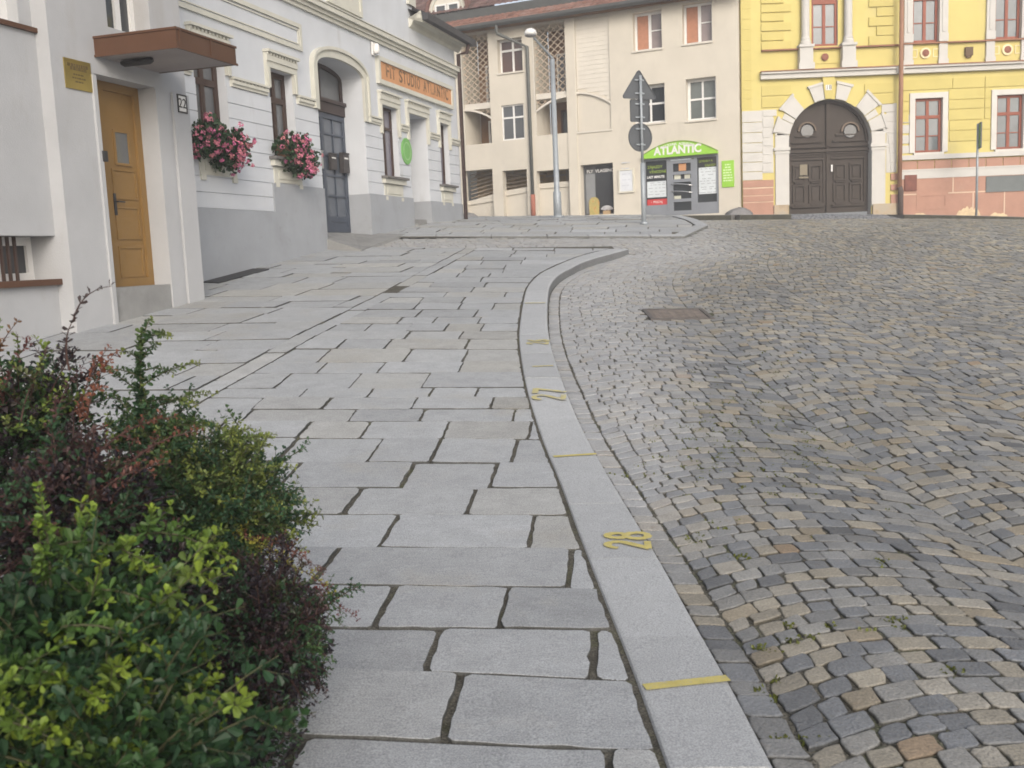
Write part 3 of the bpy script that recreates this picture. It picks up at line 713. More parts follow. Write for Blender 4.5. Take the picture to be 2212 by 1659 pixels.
mb = MB(); PORT.frame(mb, x[0]-.012, x[1]+.012, x[2]-.012, x[3]+.012, .018, .036, .05); obj('frame', mb, m_dark, t)
text('number', '22', .17, PORT.P((x[0]+x[1])/2, (x[2]+x[3])/2, .0465), PORT.u, (0, 0, 1), m_black, t)

# ------------------------------------------------------------------ B: pale grey house with cream trim
root = thing('stucco_house', HOUSE.P(18, 0, 0)[:2]+(1.4,), 'pale grey stucco house with cream trim, arched gate and dark eaves', 'house')
hs1 = HOUSE.sz(997, 450)[0]; hs0 = sR-1.
hz_e = HOUSE.sz(900, 62)[1]
def win7(l, t, r_, b, tf): return rect(HOUSE, tf, l, t, r_, b)
w1 = HOUSE.r(423, 107, 490, 328); w2 = HOUSE.r(585.5, 156, 635, 342)
w3 = list(rect(HOUSE, q2, 1548, 875, 1672, 1432)); d2 = list(rect(HOUSE, q2, 1775, 932, 1920, 1832)); w4 = list(rect(HOUSE, q2, 2018, 1027, 2088, 1512))
ga = HOUSE.sz(691, 320)[0]; gb = HOUSE.sz(790, 330)[0]
zsp = (HOUSE.sz(686, 143)[1]+HOUSE.sz(785, 177.5)[1])/2; zcr = HOUSE.sz(732, 131)[1]; zg0 = HOUSE.sz(745, 499)[1]
for w in (w1,): pass
w1 = (w1[0], w1[1], w2[2], w2[3])
w3[3] = d2[3] = w4[3] = (w3[3]+d2[3]+w4[3])/3; w3[2] = w4[2] = (w3[2]+w4[2])/2
dW = depth_to(HOUSE, w2[1], (w2[2]+w2[3])/2, q7(1172, 800)[0]); dG = depth_to(HOUSE, gb, zsp-1, 739.5); dW3 = depth_to(HOUSE, w3[1], w3[3]-.6, q2(1610, 1150)[0])
zatt = 9.6; satt = HOUSE.sz(893, 10)[0]
mb = MB()
holes = [(w1[0], w1[1], w1[2], w1[3], dW), (w2[0], w2[1], w2[2], w2[3], dW), (ga, gb, zg0-1, zcr, dG), (w3[0], w3[1], w3[2], w3[3], dW3), (d2[0], d2[1], d2[2]-1, d2[3], 1.3), (w4[0], w4[1], w4[2], w4[3], dW3)]
HOUSE.wall(mb, hs0, hs1, 0, hz_e+.4, holes)
HOUSE.box(mb, hs0, satt, hz_e+.4, zatt, -6, 0)
mb.quad(HOUSE.P(hs1, 0, 0), HOUSE.P(hs1, hz_e+.4, 0), HOUSE.P(hs1, hz_e+.4, -6), HOUSE.P(hs1, 0, -6))
# spandrels of the gate arch
gm, gw, rise = (ga+gb)/2, (gb-ga)/2, zcr-zsp
NA_ = 18
arc = lambda e=0., k=0.: [(gm-(gw+e)*cos(pi*i/NA_), zsp+(rise+e)*sin(pi*i/NA_)**.85+k) for i in range(NA_+1)]
A0 = arc()
for (s0, z0), (s1, z1) in zip(A0, A0[1:]):
    mb.quad(HOUSE.P(s0, z0, 0), HOUSE.P(s1, z1, 0), HOUSE.P(s1, zcr, 0), HOUSE.P(s0, zcr, 0)); mb.quad(HOUSE.P(s0, z0, 0), HOUSE.P(s1, z1, 0), HOUSE.P(s1, z1, -dG), HOUSE.P(s0, z0, -dG))
# rusticated courses
zl = [HOUSE.sz(586, y)[1] for y in (243.7, 273.5, 305, 333.8, 365.5, 396)]
cd_ = (zl[0]-zl[-1])/5
zstr0, zstr1 = HOUSE.sz(547, 200)[1], HOUSE.sz(547, 180)[1]
zl = [zl[0]-cd_*i for i in range(-3, 14)]
zl = [z for z in zl if z < zstr0-.08]
pl = []; 
pA = HOUSE.sz(588, 430)[0]; pz = [HOUSE.sz(505, 453)[1], HOUSE.sz(645, 402)[1], HOUSE.sz(848, 424)[1], HOUSE.sz(963, 438)[1]]
segs = [(hs0, pA, pz[0]), (pA, ga-.003, pz[1]), (gb+.003, d2[0]-.003, pz[2]), (d2[1]+.003, hs1, pz[3])]
pad = lambda h, e: (h[0]-e, h[1]+e, h[2]-e, h[3]+e)
hs_ = [pad(w1, 0), pad(w2, 0), (ga, gb, 0, zcr), pad(w3, 0), (d2[0], d2[1], 0, d2[3]), pad(w4, 0)]
for s0, s1, zt in segs:
    zz = [zstr0]+[z for z in zl if z > zt+.06]+[zt]; zz = zz[::-1]
    HOUSE.courses(mb, s0, s1, zz, hs_, .0, .017)
obj('wall', mb, m_pale, root)
mb = MB()
for i, (s0, s1, zt) in enumerate(segs):
    HOUSE.box(mb, s0, s1, 0, zt, 0, .045)
    if i == 2: HOUSE.box(mb, gb-.002, gb+.003, 0, pz[2], -dG, .044)
    if i == 3: HOUSE.box(mb, d2[1]-.002, d2[1]+.003, 0, pz[3], -1.2, .044)
    if i: obj('plinth', mb, m_plinth, root); mb = MB()
# cream string course, surrounds, cornices
mb = MB()
tw = .12
cut = [(w1[0]-tw, w1[1]+tw), (w2[0]-tw, w2[1]+tw), (ga-tw, gb+tw), (w3[0]-tw, w3[1]+tw), (d2[0]-tw, d2[1]+tw), (w4[0]-tw, w4[1]+tw)]
x = hs0; zm = zstr0+(zstr1-zstr0)*.5
for a, b in cut+[(hs1, hs1)]:
    if a > x+.03:
        HOUSE.box(mb, x, a, zstr0, zm-.03, .0, .045); HOUSE.box(mb, x, a, zm-.03, zm+.02, .0, .07); HOUSE.box(mb, x, a, zstr1-.035, zstr1, .0, .09)
        q = x+.02
        while q < a-.06: HOUSE.box(mb, q, q+.055, zm+.022, zstr1-.036, .0, .065); q += .105
        obj('string_course', mb, m_trim, root); mb = MB()
    x = max(x, b)
def surround(h, zlow, name='window_surround', cap=.12, sill=True):
    mb = MB(); a, b, z1 = h[0], h[1], h[3]
    HOUSE.box(mb, a-tw, a, zlow, z1+.0, 0, .05); HOUSE.box(mb, b, b+tw, zlow, z1+.0, 0, .05); HOUSE.box(mb, a-tw, b+tw, z1, z1+.1, 0, .055)
    HOUSE.box(mb, a-tw*.8, a-tw*.35, zlow, z1, .05, .065); HOUSE.box(mb, b+tw*.35, b+tw*.8, zlow, z1, .05, .065)
    HOUSE.box(mb, a-tw, b+tw, z1+.1, z1+.19, 0, .075); q = a-tw
    while q < b+tw-.05: HOUSE.box(mb, q, q+.05, z1+.191, z1+.235, 0, .085); q += .095
    HOUSE.box(mb, a-tw-.02, b+tw+.02, z1+.236, z1+.28, 0, .12)
    o = obj(name, mb, m_trim, root)
    if sill:
        mb = MB(); HOUSE.box(mb, a-.15, b+.15, h[2]-.15, h[2]-.05, 0, .1); HOUSE.box(mb, a-.08, b+.08, h[2]-.42, h[2]-.16, 0, .035); HOUSE.box(mb, a+.05, b-.05, h[2]-.36, h[2]-.22, .035, .05)
        HOUSE.box(mb, a-.07, a+.05, h[2]-.5, h[2]-.421, 0, .05); HOUSE.box(mb, b-.05, b+.07, h[2]-.5, h[2]-.421, 0, .05)
    if sill:
        o = obj('window_apron', mb, m_trim, root); s = MB(); HOUSE.box(s, a-.19, b+.19, h[2]-.048, h[2]+.0, -dW+.07, .16); obj('window_sill', s, M('lead_sill', (.13, .125, .12), .6, .2, 6), o)
for h in (w1, w2): surround(h, zstr1+.001)
for h in (w3, w4): surround(h, zstr1-.3, cap=.1)
surround(d2, zstr1-.3, 'door_surround', sill=False)
mb = MB(); e1 = arc(.0); e2 = arc(.14); e3 = arc(.2)
HOUSE.strip(mb, e1, e2, 0, .06); HOUSE.strip(mb, e2, e3, 0, .1)
HOUSE.box(mb, ga-.14, ga, zstr0, zsp, 0, .06); HOUSE.box(mb, gb, gb+.14, zstr0, zsp, 0, .06)
HOUSE.box(mb, ga-.2, ga-.14, zstr0, zsp, 0, .09); HOUSE.box(mb, gb+.14, gb+.2, zstr0, zsp, 0, .09)
obj('gate_surround', mb, m_trim, root)
# main moulding below the attic
zc0 = HOUSE.sz(808, 91)[1]; zc1 = HOUSE.sz(808, 67)[1]; th = zc1-zc0
mb = MB(); HOUSE.box(mb, hs0, hs1, zc0, zc0+th*.3, 0, .05); HOUSE.box(mb, hs0, hs1, zc0+th*.3, zc0+th*.6, 0, .09); HOUSE.box(mb, hs0, hs1, zc0+th*.6, zc0+th, 0, .15); HOUSE.slope(mb, (hs0, zc0+th+.001, .17), (hs1, zc0+th+.001, .17), (hs1, zc0+th+.05, 0), (hs0, zc0+th+.05, 0))
obj('cornice', mb, m_trim, root)
# frieze panel frames
mb = MB()
f0 = HOUSE.sz(649, 80)[0]; fz0 = HOUSE.sz(600, 93)[1]; fz1 = HOUSE.sz(600, 34)[1]
def pframe(a, b, c, d, w=.07):
    HOUSE.frame(mb, a, b, c, d, w, 0, .035); HOUSE.frame(mb, a+w+.03, b-w-.03, c+w+.03, d-w-.03, .02, 0, .02)
pframe(hs0+.05, f0, fz0, fz1)
obj('frieze_frame', mb, m_trim, root)
# attic window apron, pilaster
mb = MB(); a, z = HOUSE.sz(*q2(1405, 30)); b = HOUSE.sz(*q2(1360, 175))
aw = HOUSE.sz(*q2(1370, 150)); az = aw[1]
HOUSE.box(mb, aw[0]-1.5, aw[0], az, az+.09, 0, .06); HOUSE.box(mb, aw[0]-.09, aw[0], az+.09, az+.6, 0, .06); HOUSE.box(mb, aw[0]-1.5, aw[0]-.09, az+.09, az+.55, 0, .03)
HOUSE.box(mb, aw[0]-1.65, aw[0]+.16, az+.62, az+.75, 0, .16)
obj('window_apron', mb, m_trim, root); mb = MB(); HOUSE.box(mb, satt-.42, satt, hz_e+.43, zatt, 0, .06)
obj('attic_pilaster', mb, m_trim, root)
s_ = MB(); HOUSE.box(s_, aw[0]-1.7, aw[0]+.2, az+.751, az+.78, 0, .2); obj('attic_sill', s_, m_roofdark, root)
window(HOUSE, root, aw[0]-1.5, aw[0]-.05, az+.79, az+2.2, .012, m_brownwood, m_glass_mid, d=.06)
# eaves
es0 = HOUSE.sz(882, 40)[0]; ep = .34
z_a = HOUSE.sz(930, 84)[1]
ez1 = HOUSE.sz(960, 74, ep)[1]
mb = MB(); prof = [(0, z_a), (.06, z_a+.05), (.1, z_a+.13), (.2, z_a+.2), (.24, z_a+.3), (ep-.04, z_a+.34), (ep, ez1), (ep, ez1+.1), (0, ez1+.12)]
pts0 = [HOUSE.P(es0, z, o_) for o_, z in prof]; pts1 = [HOUSE.P(hs1+.3, z, o_) for o_, z in prof]
n = len(prof); mb.add(pts0+pts1, [tuple(range(n)), tuple(range(2*n-1, n-1, -1))]+[(i, (i+1) % n, n+(i+1) % n, n+i) for i in range(n)])
obj('eaves_cornice', mb, m_trim, root)
mb = MB(); HOUSE.box(mb, es0-.02, hs1+.34, ez1+.05, ez1+.2, ep, ep+.14); gut = obj('gutter', mb, m_roofdark, root)
mb = MB(); HOUSE.slope(mb, (es0-.02, ez1+.16, ep+.02), (hs1+.34, ez1+.16, ep+.02), (hs1+.34, ez1+2.2, -4), (es0-.02, ez1+2.2, -4), .08); obj('roof', mb, m_roofdark, root)
# windows
fo = window(HOUSE, root, w1[0], w1[1], w1[2], w1[3], -dW+.07, m_brownwood, m_glass_mid, w=.09, bv=(.5,), bh=(.68,), bw=.1)
fo = window(HOUSE, root, w2[0], w2[1], w2[2], w2[3], -dW+.07, m_brownwood, m_glass_mid, w=.09, bv=(.5,), bh=(.68,), bw=.1)
for w in (w3, w4): window(HOUSE, root, w[0], w[1], w[2], w[3], -dW3+.06, m_brownwood, glass('lilac_glass', (.16, .15, .18), .1), w=.05, bv=(.5,), bh=(.7,), bw=.06)
# side door recess
m_door2 = M('grey_door', (.3, .3, .31), .7, .1, 4)
mb = MB(); HOUSE.box(mb, d2[0], d2[1], d2[2], d2[3], -1.35, -1.29); o_ = obj('side_door', mb, m_door2, root)
mb = MB(); zt = G(*HOUSE.P(d2[0], 0, 0)[:2])+.16; HOUSE.box(mb, d2[0]+.003, d2[1]-.003, zt-1, zt, -1.29, -.1); HOUSE.box(mb, d2[0]+.003, d2[1]-.003, zt-1, zt-.12, -.1, .12); obj('doorstep', mb, m_stone, root)
# gate leaves
m_gate = M('dark_blue_grey_gate', (.062, .075, .1), .5, .12, 4, .1, 40)
m_gate_br = M('dark_brown_gate_rail', (.05, .036, .034), .55, .1, 4)
o = -dG+.06; ztr = HOUSE.sz(700, 243, o)[1]; zk = HOUSE.sz(715, 467, o)[1]
mb = MB(); HOUSE.frame(mb, ga, gb, zg0, ztr, .1, o-.08, o, (.5,), (), .12)
for a, b in ((ga+.1, gm-.06), (gm+.06, gb-.1)):
    HOUSE.box(mb, a, b, zg0+.1, zk, o-.05, o-.015); HOUSE.box(mb, a+.12, b-.12, zg0+.2, zk-.1, o-.015, o)
    for f in (.2, .4, .6, .8): c = zk+(ztr-zk)*f; HOUSE.box(mb, a, b, c-.02, c+.02, o-.05, o-.008)
    c = (a+b)/2; HOUSE.box(mb, c-.015, c+.015, zk, ztr-.1, o-.05, o-.01)
go = obj('gate', mb, m_gate, root)
mb = MB(); HOUSE.box(mb, ga+.1, gb-.1, zk, ztr-.1, o-.045, o-.035); obj('pane', mb, glass('gate_glass', (.1, .115, .14), .15), go)
mb = MB(); HOUSE.box(mb, ga, gb, ztr+.001, ztr+.2, o-.08, o+.03); HOUSE.box(mb, ga, gb, ztr+.2, ztr+.27, o-.08, o+.07); HOUSE.box(mb, gm-.05, gm+.05, ztr+.27, zcr-.02, o-.06, o); 
fr = arc(-.08); HOUSE.strip(mb, fr, arc(.02), o-.08, o)
HOUSE.box(mb, ga, ga+.09, ztr+.27, zsp, o-.08, o); HOUSE.box(mb, gb-.09, gb, ztr+.27, zsp, o-.08, o)
obj('transom', mb, m_gate_br, go)
mb = MB(); HOUSE.poly(mb, [(ga, ztr+.1)]+arc(.02)+[(gb, ztr+.1)], o-.05, o-.04); obj('fanlight_pane', mb, m_glass_mid, go)
# doorstep ramp in front of the gate
mb = MB(); zl_ = G(*HOUSE.P(ga, 0, .3)[:2]); zr_ = G(*HOUSE.P(gb, 0, .3)[:2])
P = [HOUSE.P(ga-.1, zg0-.9, .75), HOUSE.P(gb+.4, zg0-.9, .6), HOUSE.P(gb+.4, zg0-.9, -dG+.05), HOUSE.P(ga, zg0-.9, -dG+.05), HOUSE.P(ga-.1, G(*HOUSE.P(ga-.1, 0, .75)[:2])+.02, .75), HOUSE.P(gb+.4, G(*HOUSE.P(gb+.4, 0, .6)[:2])+.02, .6), HOUSE.P(gb+.1, zg0-.005, -dG+.05), HOUSE.P(ga, zg0-.005, -dG+.05)]
mb.hexa(P); obj('gate_threshold', mb, m_stone, root)
# basement light well by the porch
mb = MB(); a = HOUSE.sz(428, 590)[0]
for k in range(3):
    p = HOUSE.P(w1[0]+.2, 0, .45); 
s0 = w1[0]-.3; s1 = w1[0]+1.15
P = []
for dz in (-.2, .012):
    for s, o_ in ((s0, .34), (s1, .34), (s1, .05), (s0, .05)): p = HOUSE.P(s, 0, o_); P.append((p[0], p[1], G(p[0], p[1])+dz))
mb.hexa(P); obj('light_well_grate', mb, m_dark, root)
# downpipe at the far corner
mb = MB(); p = [HOUSE.P(hs1-.02, ez1+.06, ep+.06), HOUSE.P(hs1-.02, ez1-.15, ep), HOUSE.P(hs1-.03, z_a-.1, .12), HOUSE.P(hs1-.03, 2, .12)]; mb.tube(p, .05, 10); obj('downpipe', mb, M('old_brown_pipe', (.075, .05, .045), .6, .2, 5), root, True)
# orange sign board
m_orange = M('orange_sign_paint', (.54, .275, .135), .75, .09, 3, .1, 40, stain=(2, .56, .4, (.48, .28, .16)))
k0 = HOUSE.sz(815, 149)[0]; k1 = HOUSE.sz(970.5, 214)[0]
kz0 = (HOUSE.sz(815, 169)[1]+HOUSE.sz(971, 230)[1])/2; kz1 = (HOUSE.sz(815, 128.5)[1]+HOUSE.sz(970, 197.7)[1])/2
t = thing('sign_board', HOUSE.P(k0, kz0, 0), 'long orange sign board with faded brown lettering in a cream moulding', 'sign')
mb = MB(); HOUSE.box(mb, k0, k1, kz0, kz1, 0, .05); obj('panel', mb, m_orange, t)
mb = MB(); HOUSE.frame(mb, k0-.09, k1+.09, kz0-.09, kz1+.09, .09, 0, .085); obj('frame', mb, m_trim, t)
m_fit = M('faded_brown_lettering', (.17, .105, .06), .75, .3, 9, stain=(4, .5, .75, (.50, .27, .14)))
fit = 'FIT STUDIO ATLANTIC'; adv = {'I': .55, ' ': .75, 'T': .95, 'F': .95, 'L': .92}; tot = sum(adv.get(c, 1.08) for c in fit); x = k0+.3; un = (k1-k0-.5)/tot
for ch in fit:
    a_ = adv.get(ch, 1.08)*un
    if ch != ' ': text('lettering', ch, .36, HOUSE.P(x+a_/2, (kz0+kz1)/2+.02, .052), HOUSE.u, (0, 0, 1), m_fit, t, width=None if ch == 'I' else a_*.8, offset=.007)
    x += a_
# green round sign
gs, gz_ = HOUSE.sz(875.6, 327); gr_ = .29
t = thing('round_sign', HOUSE.P(gs, gz_, 0), 'round green sign with a faint emblem between the side windows of the grey house', 'sign')
mb = MB(); mb.lathe(HOUSE.P(gs, gz_, .02), [(gr_, 0), (gr_, .02), (gr_-.01, .024)], 28, HOUSE.n); obj('disc', mb, M('green_sign', (.17, .4, .12), .6, .1, 4), t)
mb = MB()
for i in range(24):
    a0_, a1_ = 2*pi*i/24, 2*pi*(i+1)/24; r0_, r1_ = gr_*.62, gr_*.68
    HOUSE.poly(mb, [(gs+r0_*cos(a0_), gz_+r0_*sin(a0_)), (gs+r1_*cos(a0_), gz_+r1_*sin(a0_)), (gs+r1_*cos(a1_), gz_+r1_*sin(a1_)), (gs+r0_*cos(a1_), gz_+r0_*sin(a1_))], .044, .047)
obj('ring', mb, M('pale_green', (.33, .5, .27), .6), t)
# small white wall lamp
x, z = HOUSE.sz(803, 106); t = thing('wall_light', HOUSE.P(x, z, 0), 'small white wall light beside the arched gate, left of the orange board', 'light')
mb = MB(); HOUSE.box(mb, x-.07, x+.07, z-.13, z+.13, .02, .05); obj('back_plate', mb, m_whitewood, t)
mb = MB(); mb.lathe(HOUSE.P(x, z-.1, .1), [(.05, 0), (.065, .04), (.065, .16), (.04, .2)], 14); obj('housing', mb, m_whitewood, t, True)
# letter boxes on the gate
m_lb = M('dark_letterbox', (.05, .045, .045), .5, .1, 6); m_lbl = M('grey_letterbox', (.3, .3, .29), .45, .1, 6)
zb = HOUSE.sz(728, 352, o)[1]
for f, m_, lab, hh, out in ((.16, m_dark, 'tall black letterbox on the left leaf of the arched gate', .40, -.04), (.36, m_lbl, 'grey letterbox with a white label on the arched gate', .32, -.04), (.66, m_lb, 'dark brown letterbox right of the gate mullion', .3, -.05), (.9, m_lb, 'dark letterbox fixed at the right jamb of the arched gate', .38, -.01)):
    x = ga+(gb-ga)*f; t = thing('letterbox', HOUSE.P(x, zb, o), lab, 'letterbox', 'letterboxes on the arched gate')
    mb = MB(); HOUSE.box(mb, x-.13, x+.13, zb-hh/2, zb+hh/2, o+.002, o+.1+out); HOUSE.box(mb, x-.135, x+.135, zb+hh/2, zb+hh/2+.02, o+.002, o+.115+out); obj('box', mb, m_, t)
    mb = MB(); HOUSE.box(mb, x-.08, x+.08, zb+hh*.22, zb+hh*.3, o+.1+out, o+.107+out); obj('flap', mb, m_whitewood if m_ is m_lbl or out else m_lbl, t)

# ------------------------------------------------------------------ C: cream shop building
m_cream = M('cream_render', (.58, .535, .455), .9, .05, 1.2, .25, 50, stain=(1.2, .57, .3, (.42, .385, .33)), stain2=(.45, .55, .3, (.46, .43, .385)), stretch=(1, 1, .5))
m_creamtrim = M('light_cream_trim', (.60, .56, .49), .85, .05, 2)
m_loggia = M('ochre_loggia_wall', (.21, .12, .06), .9, .25, 1.2)
m_lat = M('lattice_wood', (.42, .34, .26), .8, .15, 5)
m_tile = M('clay_roof_tile', (.30, .115, .075), .85, .2, 6, .4, 40, tint=True, stain=(1.4, .55, .6, (.3, .22, .19)))
m_gutter = M('grey_gutter', (.075, .078, .075), .5, .15, 4)
m_tile2 = M('old_brown_tile', (.16, .085, .07), .9, .2, 5, .4, 40)
root = thing('shop_building', SHOP.P(-5, 0, 0)[:2]+(2.4,), 'cream rendered three storey building with lattice loggias and a green shop front', 'building')
R3 = lambda *a: list(rect(SHOP, q3, *a))
sl, sr = -13., .02
zeave = 9.38
zgL = lambda s: G(*SHOP.P(s, 0, 0)[:2])
L1 = R3(168, 285, 362, 1050); L2 = R3(690, 190, 917, 978); L1[3] = L2[3] = zeave-.05
wa = R3(418, 278, 598, 526); wb = R3(447, 760, 612, 1018); u1 = R3(1402, 82, 1612, 362); u2 = R3(1762, 15, 1978, 312); m1 = R3(1402, 615, 1636, 898); m2 = R3(1790, 565, 2008, 872)
bp = R3(990, 130, 1235, 950)
OP = [R3(180, 1236, 388, 1600), R3(460, 1236, 637, 1600), R3(707, 1236, 943, 1600)]
zo = sum(o_[3] for o_ in OP)/3
dr = R3(1027, 1192, 1262, 1562); sf = R3(1482, 1140, 2028, 1565)
holes = [(*L1, 1.3), (*L2, 1.3), (*wa, .3), (*wb, .12), (*u1, .32), (*u2, .32), (*m1, .3), (*m2, .3), (bp[0], bp[1], bp[2], zeave-.06, .07), (*dr, .35), (*sf, .12)]
for o_ in OP: holes.append((o_[0], o_[1], 1.5, o_[3], .3))
mb = MB(); SHOP.wall(mb, sl, sr, 0, zeave+.1, [tuple(h) for h in holes])
mb.quad(SHOP.P(sl, 0, 0), SHOP.P(sl, zeave, 0), SHOP.P(sl, zeave, -8), SHOP.P(sl, 0, -8)); mb.quad(SHOP.P(sr, 0, 0), SHOP.P(sr, zeave, 0), SHOP.P(sr, zeave, -8), SHOP.P(sr, 0, -8))
# shallow pilaster left of the blind panel, wire shadows etc. come from real trim
SHOP.box(mb, L2[1]+.02, bp[0]-.03, 0, zeave, 0, .05)
obj('wall', mb, m_cream, root)
# loggias
def halfarch(s0, s1, z0, z1, n=12, rising=True):     # rising: low at left, flat at right
    pts = []
    for i in range(n+1):
        t = i/n; pts.append((s0+(s1-s0)*t, z0+(z1-z0)*(sin(t*pi/2)**.9 if rising else cos(t*pi/2)**.9)))
    return pts
def lattice(mb, poly_z, s0, s1, ztop, zbot_f, o, sp=.17, w=.017):
    """diagonal lath lattice clipped between zbot(s) and ztop"""
    W_ = s1-s0; n = int((W_+ztop)/sp)+60
    for sg in (1, -1):
        k = -80
        while k < 160:
            c = s0+k*sp; run = None; N_ = 40; P0 = None
            for i in range(N_+1):
                s = s0+W_*i/N_; z = ztop-(s-c)*.85 if sg > 0 else ztop+(s-c)*.85-W_*.85
                ok = zbot_f(s) < z < ztop
                if ok and P0 is None: P0 = (s, z)
                if ok: P1 = (s, z)
                if (not ok or i == N_) and P0 is not None:
                    if P1[0]-P0[0] > .05: SHOP.poly(mb, [(P0[0], P0[1]-w), (P1[0], P1[1]-w), (P1[0], P1[1]+w), (P0[0], P0[1]+w)], o-.016-(.012 if sg > 0 else 0), o-(.012 if sg > 0 else 0))
                    P0 = None
            k += 1
for L, beam, rising, a_lo, a_hi in ((L1, (752, 795), False, 850, 797), (L2, (672, 712), True, 805, 692)):
    zb1, zb0 = SHOP.sz(*q3((262 if not rising else 812), beam[0]))[1], SHOP.sz(*q3((262 if not rising else 812), beam[1]))[1]
    zlo = SHOP.sz(*q3(365 if not rising else 700, a_lo))[1]; zhi = SHOP.sz(*q3(172 if not rising else 918, a_hi))[1]
    ha = halfarch(L[0], L[1], zlo, zhi, 14, rising); hb = [(s, z-.07) for s, z in ha]
    lo = MB(); SHOP.box(lo, L[0]+.02, L[1]-.02, L[2]-.5, L[3], -1.36, -1.3); lob = obj('loggia', lo, m_loggia, root)
    mb = MB(); SHOP.box(mb, L[0]+.002, L[1]-.002, zb0, zb1, -1.28, -.06); obj('floor_beam', mb, m_creamtrim, lob)
    mb = MB(); SHOP.strip(mb, hb, ha, -.1, .012); SHOP.box(mb, L[0]-.05, L[0], zlo-.02 if rising else zhi-.05, L[3], -.05, .03); obj('arch_rim', mb, m_creamtrim, lob)
    mb = MB()
    zf = lambda s: np.interp(s, [p[0] for p in ha], [p[1] for p in ha])
    lattice(mb, None, L[0], L[1], L[3]-.02, zf, -.12, .27 if rising else .25)
    obj('lattice', mb, m_lat, lob)
    # door seen inside the loggia (lower) and window upper
    c = L[0]+(L[1]-L[0])*.74
    f = window(SHOP, lob, c-.42, c+.6, L[2]-.4, L[2]+.95, -1.2, m_brownwood if rising else m_whitewood, m_glass, w=.07, bv=(), bh=())
    f = window(SHOP, lob, L[0]+.35, L[0]+1.05, zb1+.05, zb1+1.5, -1.2, m_whitewood, m_glass_mid, w=.06, bv=(.5,))
# blind panel with shingled upper part
mb = MB(); SHOP.box(mb, bp[0], bp[1], bp[2], zeave-.06, -.14, -.07); bpo = obj('blind_panel', mb, m_cream, root)
mb = MB(); zt = zeave-.1; za = SHOP.sz(*q3(1010, 670))[1]; zb_ = SHOP.sz(*q3(1235, 742))[1]
ha = halfarch(bp[0], bp[1], zb_, za, 12, False)
zf = lambda s: float(np.interp(s, [p[0] for p in ha], [p[1] for p in ha]))
z = zt
while z > zb_:
    z2 = z-.15; s1_ = bp[1]
    if z2 < za:
        ss = [p[0] for p in ha if p[1] <= z2]; s0_ = bp[0]
        s0_ = float(np.interp(-(z2), [-p[1] for p in ha], [p[0] for p in ha])) if z2 > zb_ else bp[1]
    else: s0_ = bp[0]
    if s1_-s0_ > .05: SHOP.hx = None; mb.hexa([SHOP.P(s0_, z2, -.052), SHOP.P(s1_, z2, -.052), SHOP.P(s1_, z2, -.068), SHOP.P(s0_, z2, -.068), SHOP.P(s0_, z, -.06), SHOP.P(s1_, z, -.06), SHOP.P(s1_, z, -.068), SHOP.P(s0_, z, -.068)])
    z = z2
obj('shingles', mb, m_creamtrim, bpo)
mb = MB(); SHOP.strip(mb, [(s, z-.06) for s, z in ha], ha, -.068, .014); SHOP.box(mb, bp[0]-.05, bp[0], bp[2], zeave-.06, -.03, .03); SHOP.box(mb, bp[0]-.05, bp[1]+.04, bp[2]-.06, bp[2], -.06, .035); obj('panel_rim', mb, m_creamtrim, bpo)
# windows
m_curtain = M('orange_curtain', (.42, .2, .125), .9, .12, 8, stretch=(6, 6, .3))
window(SHOP, root, *wa, -.24, m_whitewood, glass('brownish_glass', (.08, .045, .035), .08), w=.055, bv=(.52,), bh=(.68,), bw=.07)
window(SHOP, root, *wb, -.07, m_whitewood, m_glass_grey, w=.05, bv=(.52,), bh=(.64,), bw=.06)
for u in (u1, u2):
    a, b, c, d = u; fo = window(SHOP, root, a, b, c, d, -.25, m_whitewood, glass('pinkish_curtained_glass', (.24, .19, .18), .12), w=.07, bv=(.52,), bw=.1)
    mb = MB(); SHOP.box(mb, a+.08, a+(b-a)*.48, c+.08, d-.08, -.29, -.278); obj('curtain', mb, m_curtain, fo)
    mb = MB(); SHOP.box(mb, a+(b-a)*.57, b-.07, c+(d-c)*.5, c+(d-c)*.53, -.28, -.25); obj('glazing_bar', mb, m_whitewood, fo)
for u in (m1, m2): window(SHOP, root, *u, -.24, m_whitewood, m_glass if u is m1 else glass('dim_curtain_glass', (.14, .155, .15), .08), w=.085, bv=(.5,), bh=(.52,), bw=.06)
for u in (wa, u1, u2, m1, m2):
    mb = MB(); SHOP.box(mb, u[0]-.03, u[1]+.03, u[2]-.05, u[2]+.004, -.28, .05); obj('window_sill', mb, m_creamtrim, root)
